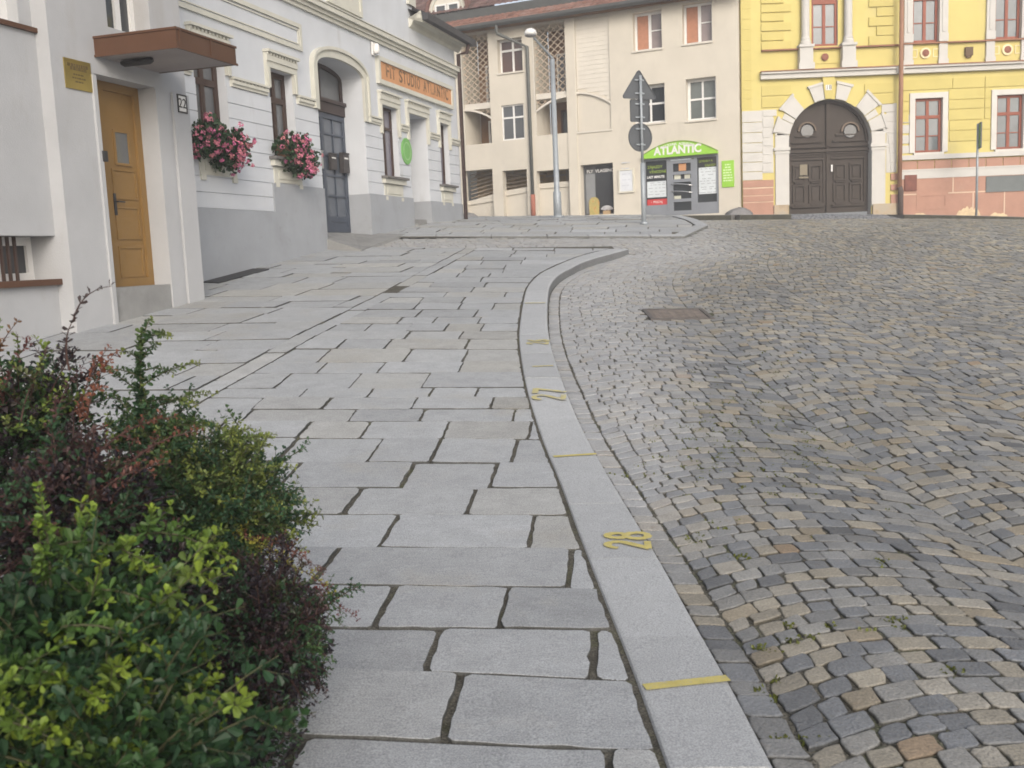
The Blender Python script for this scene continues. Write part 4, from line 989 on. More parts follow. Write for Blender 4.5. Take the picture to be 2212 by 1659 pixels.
# ramp openings
m_rampbars = M('ramp_soffit_boards', (.5, .37, .21), .85, .25, 4, stretch=(1, 1, 6))
for o_, t0, t1, b0, b1 in zip(OP, (1462, 1385, 1335), (1408, 1358, 1318), (1492, 1424, 1372), (1464, 1398, 1358)):
    xl, xr = {0: (225, 390), 1: (500, 637), 2: (745, 943)}[OP.index(o_)]
    z = [SHOP.sz(*q3(x, y), -.25)[1] for x, y in ((xl, t0), (xr, t1), (xl, b0), (xr, b1))]
    a, b = o_[0]+.0, o_[1]
    k0_, k1_ = SHOP.sz(*q3(xl, 1450), -.25)[0], b; ext = lambda za, zb: za+(za-zb)/(k1_-k0_)*(k0_-a)
    zL, zR, yL, yR = ext(z[0], z[1]), z[1], ext(z[2], z[3]), z[3]
    mb = MB(); SHOP.poly(mb, [(a, 1.3), (b, 1.3), (b, yR), (a, yL)], -.42, -.25); SHOP.poly(mb, [(a, yL+.002), (b, yR+.002), (b, zR), (a, zL)], -.42, -.2); ro = obj('ramp_parapet', mb, m_cream, root)
    mb = MB(); SHOP.box(mb, a-.3, b+.3, 1.4, o_[3]+.3, -1.75, -1.65); obj('back_wall', mb, m_rampbars, ro)
    mb = MB(); n = int((o_[3]-zL)/.13)+2
    for i in range(1, n):
        zz = zL+.14*i
        if zz+.02 < o_[3]+.2 and OP.index(o_) < 2: SHOP.poly(mb, [(a-.2, zz), (b+.2, zz+(zR-zL)*(1+.4/(b-a))), (b+.2, zz+.045+(zR-zL)*(1+.4/(b-a))), (a-.2, zz+.045)], -.95, -.9)
    SHOP.box(mb, a-.2, b+.2, o_[3]-.13, o_[3]-.06, -1.4, -1.3)
    c = a+(b-a)*.62; SHOP.box(mb, c-.03, c+.03, zL-.3, o_[3]+.1, -1.0, -.96)
    obj('railing', mb, m_lat, ro)
# boarded doorway with things
m_dgrey = M('dark_grey_paint', (.10, .105, .11), .5, .1, 4); m_mgrey = M('mid_grey_paint', (.23, .24, .25), .5, .08, 4)
mb = MB(); a, b, c, d = dr; SHOP.box(mb, a, b, c, d, -.4, -.34); SHOP.frame(mb, a, b, c, d, .06, -.34, -.28); do = obj('display_window', mb, m_dgrey, root)
mb = MB(); m_ = a+(b-a)*.36; SHOP.box(mb, a+.06, m_-.02, c+.06, d-.3, -.335, -.32); obj('grey_panel', mb, m_mgrey, do)
mb = MB(); SHOP.box(mb, m_, b-.06, c+.06, d-.06, -.335, -.325); obj('pane', mb, glass('display_glass', (.05, .052, .056), .08), do)
sgx = (a+b)/2+.05; text('lettering', 'FLY  VLAGENCE', .15, SHOP.P(sgx, d-.22, -.315), SHOP.u, (0, 0, 1), m_whitewood, do, sx=1.0, offset=.004)
mb = MB(); SHOP.box(mb, a-.05, b+.05, c-.09, c-.02, -.3, .12); obj('threshold', mb, M('pale_threshold', (.55, .54, .5), .8), do)
bx, bz = a+(b-a)*.32, c
t = thing('display_board', SHOP.P(bx, bz, 0), 'small yellow patterned display board leaning in the shop window corner', 'display board')
mb = MB(); pts = [(bx-.17, bz+.0), (bx+.17, bz), (bx+.19, bz+.42)]+[(bx+.18*cos(pi*i/8), bz+.45+.17*sin(pi*i/8)) for i in range(1, 8)]+[(bx-.19, bz+.42)]; SHOP.poly(mb, pts, -.26, -.22); obj('panel', mb, M('yellow_print', (.42, .35, .13), .7, .2, 9, stain=(9, .52, .8, (.45, .16, .05)), stain2=(14, .58, .8, (.6, .52, .3))), t)
mb = MB(); SHOP.box(mb, bx-.2, bx+.2, bz-.02, bz+.012, -.28, -.16); obj('foot', mb, m_lat, t)
bx = a+(b-a)*.72
t = thing('display_shell', SHOP.P(bx, bz, 0), 'pale grey fluted display on a cardboard box in the shop window', 'display')
mb = MB()
for i in range(9):
    a0_, a1_ = pi*(.08+.84*i/9), pi*(.08+.84*(i+.8)/9); r_ = .24
    mb.add([SHOP.P(bx+.05*cos(a0_), bz+.13+.03*sin(a0_), -.2), SHOP.P(bx+r_*cos(a0_), bz+.13+r_*.75*sin(a0_), -.23), SHOP.P(bx+r_*cos(a1_), bz+.13+r_*.75*sin(a1_), -.2), SHOP.P(bx+.05*cos(a1_), bz+.13+.03*sin(a1_), -.18)], ((0, 1, 2, 3),))
obj('fan', mb, M('pale_paper', (.5, .49, .5), .8), t)
mb = MB(); SHOP.box(mb, bx-.12, bx+.12, bz-.02, bz+.13, -.3, -.14); obj('cardboard_box', mb, M('cardboard', (.42, .30, .17), .9), t)
# notice board beside it
nb = R3(1307, 1236, 1408, 1396); t = thing('notice_board', SHOP.P(nb[0], nb[2], 0), 'white framed notice board on the cream wall left of the green shop front', 'notice board')
mb = MB(); SHOP.box(mb, nb[0], nb[1], nb[2], nb[3], 0, .04); obj('panel', mb, M('paper_white', (.62, .64, .67), .6, .08, 4), t)
mb = MB(); SHOP.frame(mb, nb[0]-.03, nb[1]+.03, nb[2]-.03, nb[3]+.03, .05, 0, .06); obj('frame', mb, M('cream_frame', (.6, .57, .48), .6), t)
mb = MB()
for i in range(5):
    z = nb[2]+.2+i*.19; x = nb[0]+.1
    while x < nb[1]-.12: e = x+random.uniform(.05, .2); SHOP.box(mb, x, min(e, nb[1]-.1), z, z+.03, .04, .042); x = e+.04
obj('notices', mb, M('faint_print', (.5, .52, .56), .7), t)
# shop front
m_frame = M('grey_shop_frame', (.22, .235, .26), .45, .06, 3)
m_green = M('lime_green_sign', (.29, .56, .06), .5, .06, 3)
m_lime = M('lime_lettering', (.30, .42, .05), .6)
a, b, c, d = sf
mb = MB(); SHOP.frame(mb, a, b, c, d, .07, -.12, -.02)
D0, D1 = a+(b-a)*.335, a+(b-a)*.70
for x in (D0, D1): SHOP.box(mb, x-.05, x+.05, c+.07, d-.07, -.12, -.015)
zk = c+.38; SHOP.box(mb, a+.07, D0-.05, c+.07, zk, -.1, -.03); SHOP.box(mb, D1+.05, b-.07, c+.07, zk, -.1, -.03)
so = obj('shop_front', mb, m_frame, root)
for x0, x1 in ((a+.07, D0-.05), (D1+.05, b-.07)):
    mb = MB(); SHOP.box(mb, x0, x1, zk, d-.07, -.08, -.07); obj('pane', mb, m_glass, so)
zz1, zz0 = d-.62, zk+.32
mb = MB(); SHOP.box(mb, a+.1, D0-.09, zz0-.06, zz1-.12, -.068, -.064); po = obj('offer_poster', mb, M('offer_paper', (.60, .64, .66), .6, .08, 3), so); mb = MB(); SHOP.box(mb, D1+.09, b-.08, zz0-.05, zz1+.22, -.068, -.064); obj('offer_poster', mb, MATS['offer_paper'], so)
mb = MB()
for x0, x1, zt in ((a+.13, D0-.11, zz1-.16), (D1+.11, b-.1, zz1+.18)):
    z = zt
    while z > zz0:
        x = x0+random.uniform(0, .1)
        while x < x1-.05: e = min(x+random.uniform(.04, .2), x1); SHOP.box(mb, x, e, z-.018, z, -.064, -.062); x = e+random.uniform(.03, .12)
        z -= random.uniform(.06, .13)
obj('print', mb, M('grey_print', (.32, .34, .37), .7), po)
zt_ = d-.3
text('lettering', 'ZÁJAZDY', .13, SHOP.P((a+D0)/2-.04, d-.27, -.06), SHOP.u, (0, 0, 1), m_lime, so, sx=.95); text('lettering', 'VÝHODNE', .13, SHOP.P((a+D0)/2+.06, d-.43, -.06), SHOP.u, (0, 0, 1), m_lime, so, sx=.95)
text('lettering', 'LAST MINUTE', .11, SHOP.P((a+D0)/2-.02, d-.6, -.06), SHOP.u, (0, 0, 1), m_whitewood, so, sx=.9, offset=.004)
text('lettering', 'LETENKY A', .1, SHOP.P((D1+b)/2-.05, d-.2, -.06), SHOP.u, (0, 0, 1), m_lime, so, sx=.9); text('lettering', 'ZÁJAZDY', .1, SHOP.P((D1+b)/2+.1, d-.34, -.06), SHOP.u, (0, 0, 1), m_lime, so, sx=.9)
mb = MB(); SHOP.box(mb, a+.09, D0-.05, zk+.0, zk+.2, -.066, -.06); ro = obj('red_sticker', mb, M('red_sticker_vinyl', (.5, .05, .05), .5), so)
text('lettering', 'i  PREDAJ', .11, SHOP.P((a+D0)/2, zk+.1, -.058), SHOP.u, (0, 0, 1), m_whitewood, ro, sx=.9)
dm = MB(); x0, x1 = D0+.05, D1-.05; SHOP.frame(dm, x0, x1, c+.04, d-.1, .11, -.1, -.01, (), (.235+.02, .44+.18, .78-.02), .1); do = obj('door', dm, m_frame, so)
mb = MB(); SHOP.box(mb, x0+.1, x1-.1, c+.14, d-.2, -.08, -.07); obj('pane', mb, m_glass, do)
H_ = d-.1-c-.04
mb = MB(); SHOP.box(mb, x0+.3, x0+.55, c+.04+H_*.80, c+.04+H_*.93, -.069, -.064); obj('orange_poster', mb, m_orange, do)
mb = MB(); SHOP.box(mb, x0+.14, x0+.36, c+.04+H_*.65, c+.04+H_*.765, -.069, -.064); SHOP.box(mb, x1-.34, x1-.15, c+.04+H_*.65, c+.04+H_*.765, -.069, -.064); SHOP.box(mb, x0+.13, x0+.36, c+.04+H_*.285, c+.04+H_*.34, -.069, -.064); obj('notices', mb, M('notice_paper', (.55, .55, .46), .7), do)
mb = MB()
for z in (.565, .43):
    pts = [SHOP.P(x0+.06+(x1-x0-.1)*t_, c+.04+H_*(z-.05*t_**2), .05) for t_ in (0, .25, .5, .75, 1)]; mb.tube(pts, .018, 8)
obj('door_handle', mb, M('chrome', (.7, .7, .7), .25, metal=.9), do, True)
# arched green sign
sx0, sx1 = a-.02, b+.0; zb0 = SHOP.sz(*q3(1750, 1138))[1]; zt1 = SHOP.sz(*q3(1752, 1030))[1]
t = thing('shop_sign', SHOP.P((sx0+sx1)/2, zb0, 0), 'arched lime green shop sign with white lettering above the shop door', 'sign')
n = 22; pts = [(sx0, zb0), (sx1, zb0)]; rise = zt1-zb0
for i in range(n+1): t_ = i/n; pts.append((sx1+(sx0-sx1)*t_, zb0+.07+(rise-.07)*(1-(2*t_-1)**2)))
mb = MB(); SHOP.poly(mb, pts, .0, .16); obj('panel', mb, m_green, t)
mb = MB(); SHOP.strip(mb, pts[2:], [(s, z+.025) for s, z in pts[2:]], .0, .18); obj('edge_trim', mb, M('olive_green_edge', (.2, .3, .06), .6), t)
text('lettering', 'ATLANTIC', .36, SHOP.P((sx0+sx1)/2-.03, zb0+.2, .165), SHOP.u, (0, 0, 1), m_whitewood, t, sx=.93, offset=.014)
tx = 'CESTOVNÁ AGENTÚRA'
for i, ch in enumerate(tx):
    f = (i-(len(tx)-1)/2)/len(tx); 
    if ch != ' ': text('lettering', ch, .11, SHOP.P((sx0+sx1)/2+f*1.15-.02, zb0+rise*.83-(f*1.15)**2*.34*rise/.6, .165), SHOP.u, (0, 0, 1), m_whitewood, t, offset=.002)
gp = R3(2052, 1168, 2140, 1362); t = thing('info_board', SHOP.P(gp[0], gp[2], 0), 'upright lime green opening hours board on the cream wall right of the shop front', 'sign')
mb = MB(); SHOP.box(mb, *gp, 0, .03); obj('panel', mb, m_green, t)
mb = MB()
for i in range(7):
    z = gp[3]-.13-i*.085; w_ = (gp[1]-gp[0])*(.24 if i < 2 else .38); x = (gp[0]+gp[1])/2-w_
    while x < (gp[0]+gp[1])/2+w_-.02: e = min(x+random.uniform(.04, .12), (gp[0]+gp[1])/2+w_); SHOP.box(mb, x, e, z-.022, z+.022, .03, .033); x = e+.02
obj('lettering', mb, M('pale_green_print', (.6, .75, .42), .6), t)
# eaves, gutter, roof, dormer
mb = MB(); SHOP.slope(mb, (sl, zeave+.02, .02), (sr, zeave+.02, .02), (sr, zeave+.1, .5), (sl, zeave+.1, .5), .03); obj('soffit', mb, m_loggia, root)
mb = MB()
pr = [(0.44, zeave+.06), (.5, zeave+.0), (.58, zeave+.0), (.64, zeave+.07), (.64, zeave+.16), (.44, zeave+.16)]
p0 = [SHOP.P(sl, z, o_) for o_, z in pr]; p1 = [SHOP.P(sr+.3, z, o_) for o_, z in pr]; n = len(pr)
mb.add(p0+p1, [tuple(range(n)), tuple(range(2*n-1, n-1, -1))]+[(i, (i+1) % n, n+(i+1) % n, n+i) for i in range(n)])
obj('gutter', mb, m_gutter, root)
def tile_roof(name, s0, s1, o0, z0, pitch, length, mat, cols, tintcol):
    ns = int((s1-s0)/.055); rows_ = max(3, round(length/.3)); v = []; 
    S_ = np.linspace(s0, s1, ns); pts = []
    for r_ in range(rows_):
        for k, lift_ in ((0, .035), (.98, .0)):
            l = (r_+k)*length/rows_; o_ = o0-l*cos(pitch); z = z0+l*sin(pitch)+lift_
            w = .022*np.abs(np.sin(S_*pi/.22))
            pts.append(SHOP.O[None]+SHOP.u[None]*S_[:, None]+SHOP.n[None]*(o_+w*sin(pitch))[:, None]+np.array([0, 0, 1.])[None]*(z+w*cos(pitch))[:, None])
    V = np.concatenate(pts); m_ = len(pts); I = np.arange(m_*ns).reshape(m_, ns); q = np.stack([I[:-1, :-1], I[:-1, 1:], I[1:, 1:], I[1:, :-1]], -1).reshape(-1, 4)
    tc = np.array(tintcol)[None]*rng.normal(1, .13, (m_//2, ns//4+1, 1)); T = np.repeat(np.repeat(tc, 2, 0), 4, 1)[:, :ns].reshape(-1, 3)
    return arrmesh(name, V, q, mat, root, tint=T)
def projy(P):
    d = np.array(P)-CAM; return CY-F_*(d@UP)/(d@FWD)
lo_, hi_ = .2, 3.
for _ in range(30):
    m_ = (lo_+hi_)/2; k_ = SHOP.sz(1000, 45)[0]
    if projy(SHOP.P(k_, zeave+.12+m_*sin(math.radians(36)), .52-m_*cos(math.radians(36)))) > 42: lo_ = m_
    else: hi_ = m_
roof_len = lo_; print('roof_len', roof_len)
tile_roof('roof', sl, sr+.3, .52, zeave+.12, math.radians(36), roof_len, m_tile, 0, (.20, .105, .08))
ur_o, ur_z = .52-roof_len*cos(math.radians(36)), zeave+.12+roof_len*sin(math.radians(36))
mb = MB(); SHOP.box(mb, sl, sr+.3, ur_z-.05, ur_z+.02, ur_o-.1, ur_o+.02); 
SHOP.box(mb, sl, sr+.3, ur_z+.02, ur_z+.3, ur_o-.12, ur_o-.02); obj('upper_gutter', mb, m_gutter, root)
tile_roof('upper_roof', sl, sr+.3, ur_o-.02, ur_z+.3, math.radians(38), 5., m_tile, 0, (.13, .08, .07))
# dormer
ds_ = SHOP.sz(968, 20, ur_o-.3)[0]; dz = ur_z+.28
mb = MB(); R_ = .78; n = 16; cz = dz+.15
outer = [(ds_+R_*cos(pi*i/n), cz+R_*sin(pi*i/n)) for i in range(n+1)]
SHOP.poly(mb, [(ds_+R_, dz-.2)]+outer+[(ds_-R_, dz-.2)], -3., ur_o-.25); dmo = obj('dormer', mb, m_creamtrim, root)
mb = MB(); o2 = [(ds_+(R_+.1)*cos(pi*i/n), cz+(R_+.1)*sin(pi*i/n)) for i in range(n+1)]; SHOP.strip(mb, outer, o2, -3.2, ur_o-.15); SHOP.box(mb, ds_-R_-.1, ds_-R_, dz-.3, cz, -3.2, ur_o-.15); SHOP.box(mb, ds_+R_, ds_+R_+.1, dz-.3, cz, -3.2, ur_o-.15); obj('dormer_roof', mb, m_tile2, dmo)
mb = MB(); i1 = [(ds_+(R_-.16)*cos(pi*i/n), cz+(R_-.16)*sin(pi*i/n)) for i in range(n+1)]; i2 = [(ds_+(R_-.1)*cos(pi*i/n), cz+(R_-.1)*sin(pi*i/n)) for i in range(n+1)]; SHOP.strip(mb, i1, i2, ur_o-.25, ur_o-.2); obj('arch_moulding', mb, m_trim, dmo)
for x0 in (ds_-.5, ds_+.02): window(SHOP, dmo, x0, x0+.48, dz-.02, dz+.42, ur_o-.2, m_whitewood, m_glass_grey, w=.06, bv=(), d=.05)
# downpipe dark with red foot
pA = SHOP.sz(*q3(553, 215), .5); pB = SHOP.sz(*q3(622, 300), .1)[0]; pC = SHOP.sz(*q3(690, 1585), .1)[0]
pm = (pB+pC)/2
zr_ = SHOP.sz(*q3(668, 1420), .1)[1]; zg_ = zgL(pm)
mb = MB(); mb.tube([SHOP.P(pm-.95, zeave+.05, .54), SHOP.P(pm-.95, zeave-.25, .5), SHOP.P(pm, zeave-.75, .1), SHOP.P(pm, zr_, .1)], .062, 12); dp = obj('downpipe', mb, M('dark_grey_pipe', (.10, .105, .1), .5, .15, 5), root, True)
mb = MB(); mb.tube([SHOP.P(pm, zr_+.02, .1), SHOP.P(pm, zg_-.1, .1)], .082, 12); obj('pipe_foot', mb, M('rusty_red_pipe', (.34, .13, .09), .6, .2, 5), dp, True)
# boulders at the wall foot
m_boulder = M('grey_boulder', (.22, .215, .215), .9, .25, 5, .8, 25)
def boulder(s, o_, r_, lab, Fc=SHOP, squash=.6):
    c = Fc.P(s, 0, o_); z = G(c[0], c[1]); n1, n2 = 14, 9; V = []; q = []
    for j in range(n2):
        th = pi/2*j/(n2-1)
        for i in range(n1):
            ph = 2*pi*i/n1; k = r_*(1+.13*sin(3*ph+1)+.1*cos(5*ph)+random.uniform(-.05, .05)); V.append((c[0]+k*cos(th)*cos(ph), c[1]+k*.7*cos(th)*sin(ph), z-.08+k*squash*sin(th)))
    for j in range(n2-1):
        for i in range(n1): q.append((j*n1+i, j*n1+(i+1) % n1, (j+1)*n1+(i+1) % n1, (j+1)*n1+i))
    mb = MB(); mb.add(V, q); o = obj('guard_stone', mb, m_boulder, smooth=True); tag(o, lab, 'stone')
boulder(SHOP.sz(*q3(235, 1590))[0], .45, .38, 'low dark stone by the leftmost ramp opening of the cream building')
boulder(SHOP.sz(*q3(2180, 1560))[0], .25, .4, 'grey guard stone where the cream building meets the yellow one')

# ------------------------------------------------------------------ D: yellow palace
m_yel = M('yellow_render', (.585, .50, .19), .9, .05, 1.3, .25, 50, stain=(1.1, .56, .3, (.53, .47, .26)), stain2=(.5, .58, .25, (.51, .39, .13)), stretch=(1, 1, .4))
m_yel2 = M('yellow_quoin_render', (.55, .465, .17), .9, .05, 1.3, .25, 50)
m_wst = M('whitewashed_stone', (.54, .525, .495), .9, .05, 2, .3, 50, stain=(1.5, .58, .4, (.58, .55, .47)))
m_pink = M('pink_plinth_stone', (.41, .235, .175), .9, .09, 2.2, .35, 50, stain=(2, .56, .4, (.42, .26, .19)), stain2=(1.2, .6, .35, (.5, .33, .25)))
m_door = M('weathered_oak_gate', (.045, .034, .026), .6, .16, 2.5, .2, 40, stretch=(5, 5, .5), stain=(2.5, .55, .45, (.04, .028, .022)))
m_copper = M('copper_brown_sheet', (.30, .145, .085), .6, .15, 3)
m_pipe = M('copper_pipe_paint', (.31, .165, .105), .6, .15, 3)
R4 = lambda *a: list(rect(YEL, q4, *a))
Zy = lambda x, y, o_=0.: YEL.sz(*q4(x, y), o_)[1]
Sy = lambda x, y, o_=0.: YEL.sz(*q4(x, y), o_)[0]
root = thing('yellow_palace', (12, 33, 2.2), 'yellow two storey palace with white stone dressings and dark arched gate', 'building')
yl = Sy(160, 900); yr = 31.
gL = Sy(500, 1250); gR = Sy(1100, 1250); gC = (gL+gR)/2; gW = (gR-gL)/2
zgate0 = G(gC, 33)-.0; zap = Zy(790, 722); zspg = zap-gW*1.0
wl = [R4(1415, 712, 1615, 1108), R4(2008, 692, 2203, 1086)]
ul = [R4(665, -300, 857, 335), R4(1400, -300, 1592, 310), R4(2000, -300, 2192, 280)]
pitch_ = (wl[1][0]-wl[0][0])
for w in wl: w[2] = sum(q[2] for q in wl)/2 if False else w[2]
zl0 = (wl[0][2]+wl[1][2])/2; zl1 = (wl[0][3]+wl[1][3])/2; zu0 = (ul[1][2]+ul[2][2])/2; zu1 = zu0+2.6
for w in wl: w[2], w[3] = zl0, zl1
ul[0][3] = ul[0][2]+2.6
for w in ul[1:]: w[2], w[3] = zu0, zu1
for k in range(1, 6):
    wl.append([wl[1][0]+pitch_*k, wl[1][1]+pitch_*k, zl0, zl1]); ul.append([ul[2][0]+pitch_*k, ul[2][1]+pitch_*k, zu0, zu1])
bw = R4(1445, 1425, 1630, 1500)
holes = [(gL, gR, 1.2, zap, .35)]+[(*w, .14) for w in wl+ul]+[(*bw, .25)]
ztop = 12.5
mb = MB(); YEL.wall(mb, yl, yr, .5, ztop, holes, rmi=1)
n = 24; AR = [(gC-gW*cos(pi*i/n), zspg+(zap-zspg)*sin(pi*i/n)) for i in range(n+1)]
for (s0, z0), (s1, z1) in zip(AR, AR[1:]):
    mb.quad(YEL.P(s0, z0, 0), YEL.P(s1, z1, 0), YEL.P(s1, zap, 0), YEL.P(s0, zap, 0)); mb.quad(YEL.P(s0, z0, 0), YEL.P(s1, z1, 0), YEL.P(s1, z1, -.35), YEL.P(s0, z0, -.35), 1)
mb.quad(YEL.P(yl, 0, 0), YEL.P(yl, ztop, 0), YEL.P(yl, ztop, -9), YEL.P(yl, 0, -9)); mb.quad(YEL.P(yr, 0, 0), YEL.P(yr, ztop, 0), YEL.P(yr, ztop, -9), YEL.P(yr, 0, -9)); mb.quad(YEL.P(yl, ztop, 0), YEL.P(yr, ztop, 0), YEL.P(yr, ztop, -9), YEL.P(yl, ztop, -9))
zcb, zct = Zy(800, 562), Zy(800, 512)
xp = Sy(1290, 700); xq = Sy(300, 400)
# left edge strip: courses
def blocks(mb, s0, s1, zlist, o0, o1, gap=.02):
    for z0, z1 in zip(zlist, zlist[1:]): YEL.box(mb, s0, s1, z0+gap/2, z1-gap/2, o0, o1)
obj('wall', mb, [m_yel, m_wst], root)
mb = MB()
e0, e1 = Sy(150, 300), Sy(225, 300)
zz = [Zy(180, y) for y in (800, 725, 660, 590, 520, 450, 370, 300, 220, 145, 70, 0, -75)]
blocks(mb, yl, e1, zz, 0, .012, .03)
obj('corner_blocks', mb, m_yel2, root); mb = MB()
for i, y in enumerate((30, 95, 160, 230, 300, 365)):          # left quoins, upper storey
    z1 = Zy(330, y-60); z0 = Zy(330, y); YEL.box(mb, xq, xq+(1.0 if i % 2 else .75)*.95, z0+.012, z1-.012, 0, .05)
obj('corner_blocks', mb, m_yel2, root); mb = MB()
for i, y in enumerate((50, 120, 190, 260, 328)):
    z0 = Zy(1200, y); YEL.box(mb, xp-.16-(1.25 if i % 2 == 0 else .85)*.62, xp-.14, z0+.012, Zy(1200, y-69)-.012, 0, .05)
obj('corner_blocks', mb, m_yel2, root); mb = MB()
def bands(s0, s1, ys, cuts, o1=.03, brk=()):
    for a, b in zip(ys, ys[1:]):
        x = s0
        for c0, c1_ in sorted([c for c in cuts if c[2] < a-.03 and c[3] > b+.03 or (c[2] < (a+b)/2 < c[3])], key=lambda q: q[0]) if False else sorted([(c[0], c[1]) for c in cuts if c[2] < (a+b)/2 < c[3]])+[(s1, s1)]:
            if c0 > x+.05:
                xs_ = [x]+sorted(k for k in brk if x+.2 < k < c0-.2)+[min(c0, s1)]
                for u, v in zip(xs_, xs_[1:]): YEL.box(mb, u+.012, v-.012, b+.014, a-.014, 0, o1)
            x = max(x, c1_)
arc_c = lambda z: None
fr_ = .17
cutsR = [(w[0]-fr_-.02, w[1]+fr_+.02, w[2]-.2, w[3]+fr_+.02) for w in wl]
ysR = [Zy(1500, 575), Zy(1500, 655), Zy(1500, 735), Zy(1500, 805), Zy(1500, 885)]
bands(xp+.12, yr, ysR, cutsR, brk=[Sy(1690, 600)+pitch_*k for k in range(8)]+[Sy(1925, 600)+pitch_*k for k in range(8)])
yb_ = [Zy(1500, 885), Zy(1500, 960), Zy(1500, 1040)]
bands(Sy(1665, 950), yr, yb_, cutsR)
obj('rusticated_band', mb, m_yel2, root); mb = MB()
for y0, y1 in ((625, 695), (710, 780)):
    YEL.box(mb, xq, Sy(515, 650) if y0 == 625 else Sy(470, 740), Zy(400, y1), Zy(400, y0), 0, .03); YEL.box(mb, Sy(1050 if y0 == 625 else 1110, 650), xp-.14, Zy(1150, y1-18), Zy(1150, y0-18), 0, .03)
obj('rusticated_band', mb, m_yel2, root)
# white stone parts
mb = MB()
zz = [Zy(240, y) for y in (1312, 1250, 1180, 1110, 1040, 965, 890, 805)]
blocks(mb, yl, Sy(305, 1000), zz, 0, .03)
def blk(x0, y0, x1, y1, o1=.045): r_ = R4(x0, y0, x1, y1); YEL.box(mb, r_[0], r_[1], r_[2], r_[3], 0, o1)
for y0, y1, x1 in ((800, 845, 410), (860, 925, 390), (938, 1000, 372), (1015, 1062, 372), (1078, 1125, 375), (1140, 1185, 375), (1200, 1250, 380)): blk(310, y0, x1, y1, .03)
for y0, y1, x0 in ((755, 815, 1175), (830, 885, 1190), (900, 968, 1185), (980, 1045, 1225), (1058, 1112, 1232), (1126, 1180, 1236), (1195, 1250, 1240)): blk(x0, y0, 1282, y1, .03)
for y0, y1 in ((835, 895), (910, 970), (985, 1045), (1060, 1115)): blk(1318, y0, 1378, y1, .02)
# voussoirs
for a0_, a1_, r1_ in ((97, 112, 1.36), (68, 83, 1.36), (121+8, 146, 1.42), (35, 52, 1.42), (154, 168, 1.36), (12, 26, 1.36)):
    p = []
    for a_ in (a0_, (a0_+a1_)/2, a1_): p.append((gC+gW*1.005*cos(math.radians(a_)), zspg+(zap-zspg)*1.005*sin(math.radians(a_))))
    for a_ in (a1_, a0_): p.append((gC+gW*r1_*cos(math.radians(a_)), zspg+(zap-zspg)*r1_*sin(math.radians(a_))))
    YEL.poly(mb, p, 0, .07)
    p2 = [(gC+gW*(r1_+d_)*cos(math.radians(a_)), zspg+(zap-zspg)*(r1_+d_)*sin(math.radians(a_))) for a_, d_ in ((a0_-1, 0), (a1_+1, 0), (a1_+1, .06), (a0_-1, .06))]; YEL.poly(mb, p2, 0, .1)
YEL.box(mb, Sy(306, 1000), gL-.5, Zy(430, 1255), Zy(430, 797), 0, .012); YEL.box(mb, gR+.48, xp-.02, Zy(1240, 1255), Zy(1240, 752), 0, .012)
for s0, s1 in ((gL-.44, gL), (gR, gR+.44)):
    zi = Zy(430, 1075); zb_ = G(s0, 33)+.25
    YEL.box(mb, s0, s1, zb_, zi-.1, 0, .06); YEL.box(mb, s0-.05, s1+.03, zi-.1, zi+.0, 0, .1); YEL.box(mb, s0-.03, s1+.02, zi-.2, zi-.14, .06, .08); YEL.box(mb, s0, s1, zi, zi+.38, 0, .05); YEL.box(mb, s0+.0, s1, zi+.39, zi+.62, 0, .04)
# ring under voussoirs filling to the springers
for a0_, a1_ in ((147, 153), (27, 34), (169, 180), (0, 11)):
    p = [(gC+gW*k_*cos(math.radians(a_)), zspg+(zap-zspg)*k_*sin(math.radians(a_))) for a_, k_ in ((a0_, 1.005), (a1_, 1.005), (a1_, 1.3), (a0_, 1.3))]; YEL.poly(mb, p, 0, .04)
# floor cornice and window frames
YEL.box(mb, xq-.05, yr, zcb, zct-.06, 0, .16); YEL.box(mb, xq-.05, yr, zct-.06, zct, 0, .24); YEL.box(mb, xp-.1, xp+.12, zcb-.01, zct+.004, 0, .27)
obj('stone_dressings', mb, m_wst, root)
mb = MB(); zs_ = [Zy(1700, 1140), Zy(1700, 1125)]
YEL.box(mb, xp+.1, yr, Zy(1700, 1152), Zy(1700, 1118), 0, .1); YEL.box(mb, xp+.1, yr, Zy(1700, 1290), Zy(1700, 1232), 0, .075); YEL.box(mb, xp+.1, yr, Zy(1700, 1232), Zy(1700, 1222), 0, .09); obj('sill_bands', mb, m_wst, root)
mb = MB(); YEL.box(mb, xq-.06, yr, zct, zct+.03, 0, .27); zsb = Zy(1100, 340); YEL.box(mb, xq, xp+.05, Zy(700, 360), Zy(700, 360)+.04, 0, .12); YEL.box(mb, xp+.05, yr, zu0-.06, zu0-.02, 0, .12); obj('sheet_flashing', mb, m_copper, root)
# plinth
mb = MB(); zpt = Zy(1700, 1290)
YEL.box(mb, xp+.1, yr, .5, zpt, 0, .06)
mb2 = MB(); zq0, zq1 = Zy(1700, 1222), Zy(1700, 1160); x = xp+.12
while x < yr: YEL.box(mb, x, x+.53, zq0+.0, zq1, 0, .03); x += .555
zj = Zy(1700, 1402)
m_jt = M('pale_mortar', (.62, .48, .36), .9)
YEL.box(mb2, xp+.12, yr, zj-.02, zj+.015, .06, .064)
for k in range(18): x = Sy(1690, 1340)+1.95*k; YEL.box(mb2, x-.016, x+.016, zj+.015, zpt, .06, .064); x = Sy(1835, 1470)+1.02*k; YEL.box(mb2, x-.016, x+.016, .6, zj-.02, .06, .064)
for y0, y1 in ((1312, 1362), (1372, 1420), (1426, 1468), (1474, 1600)): r_ = R4(182, y0, 388, y1); YEL.box(mb, yl, r_[1], r_[2], r_[3], 0, .04)
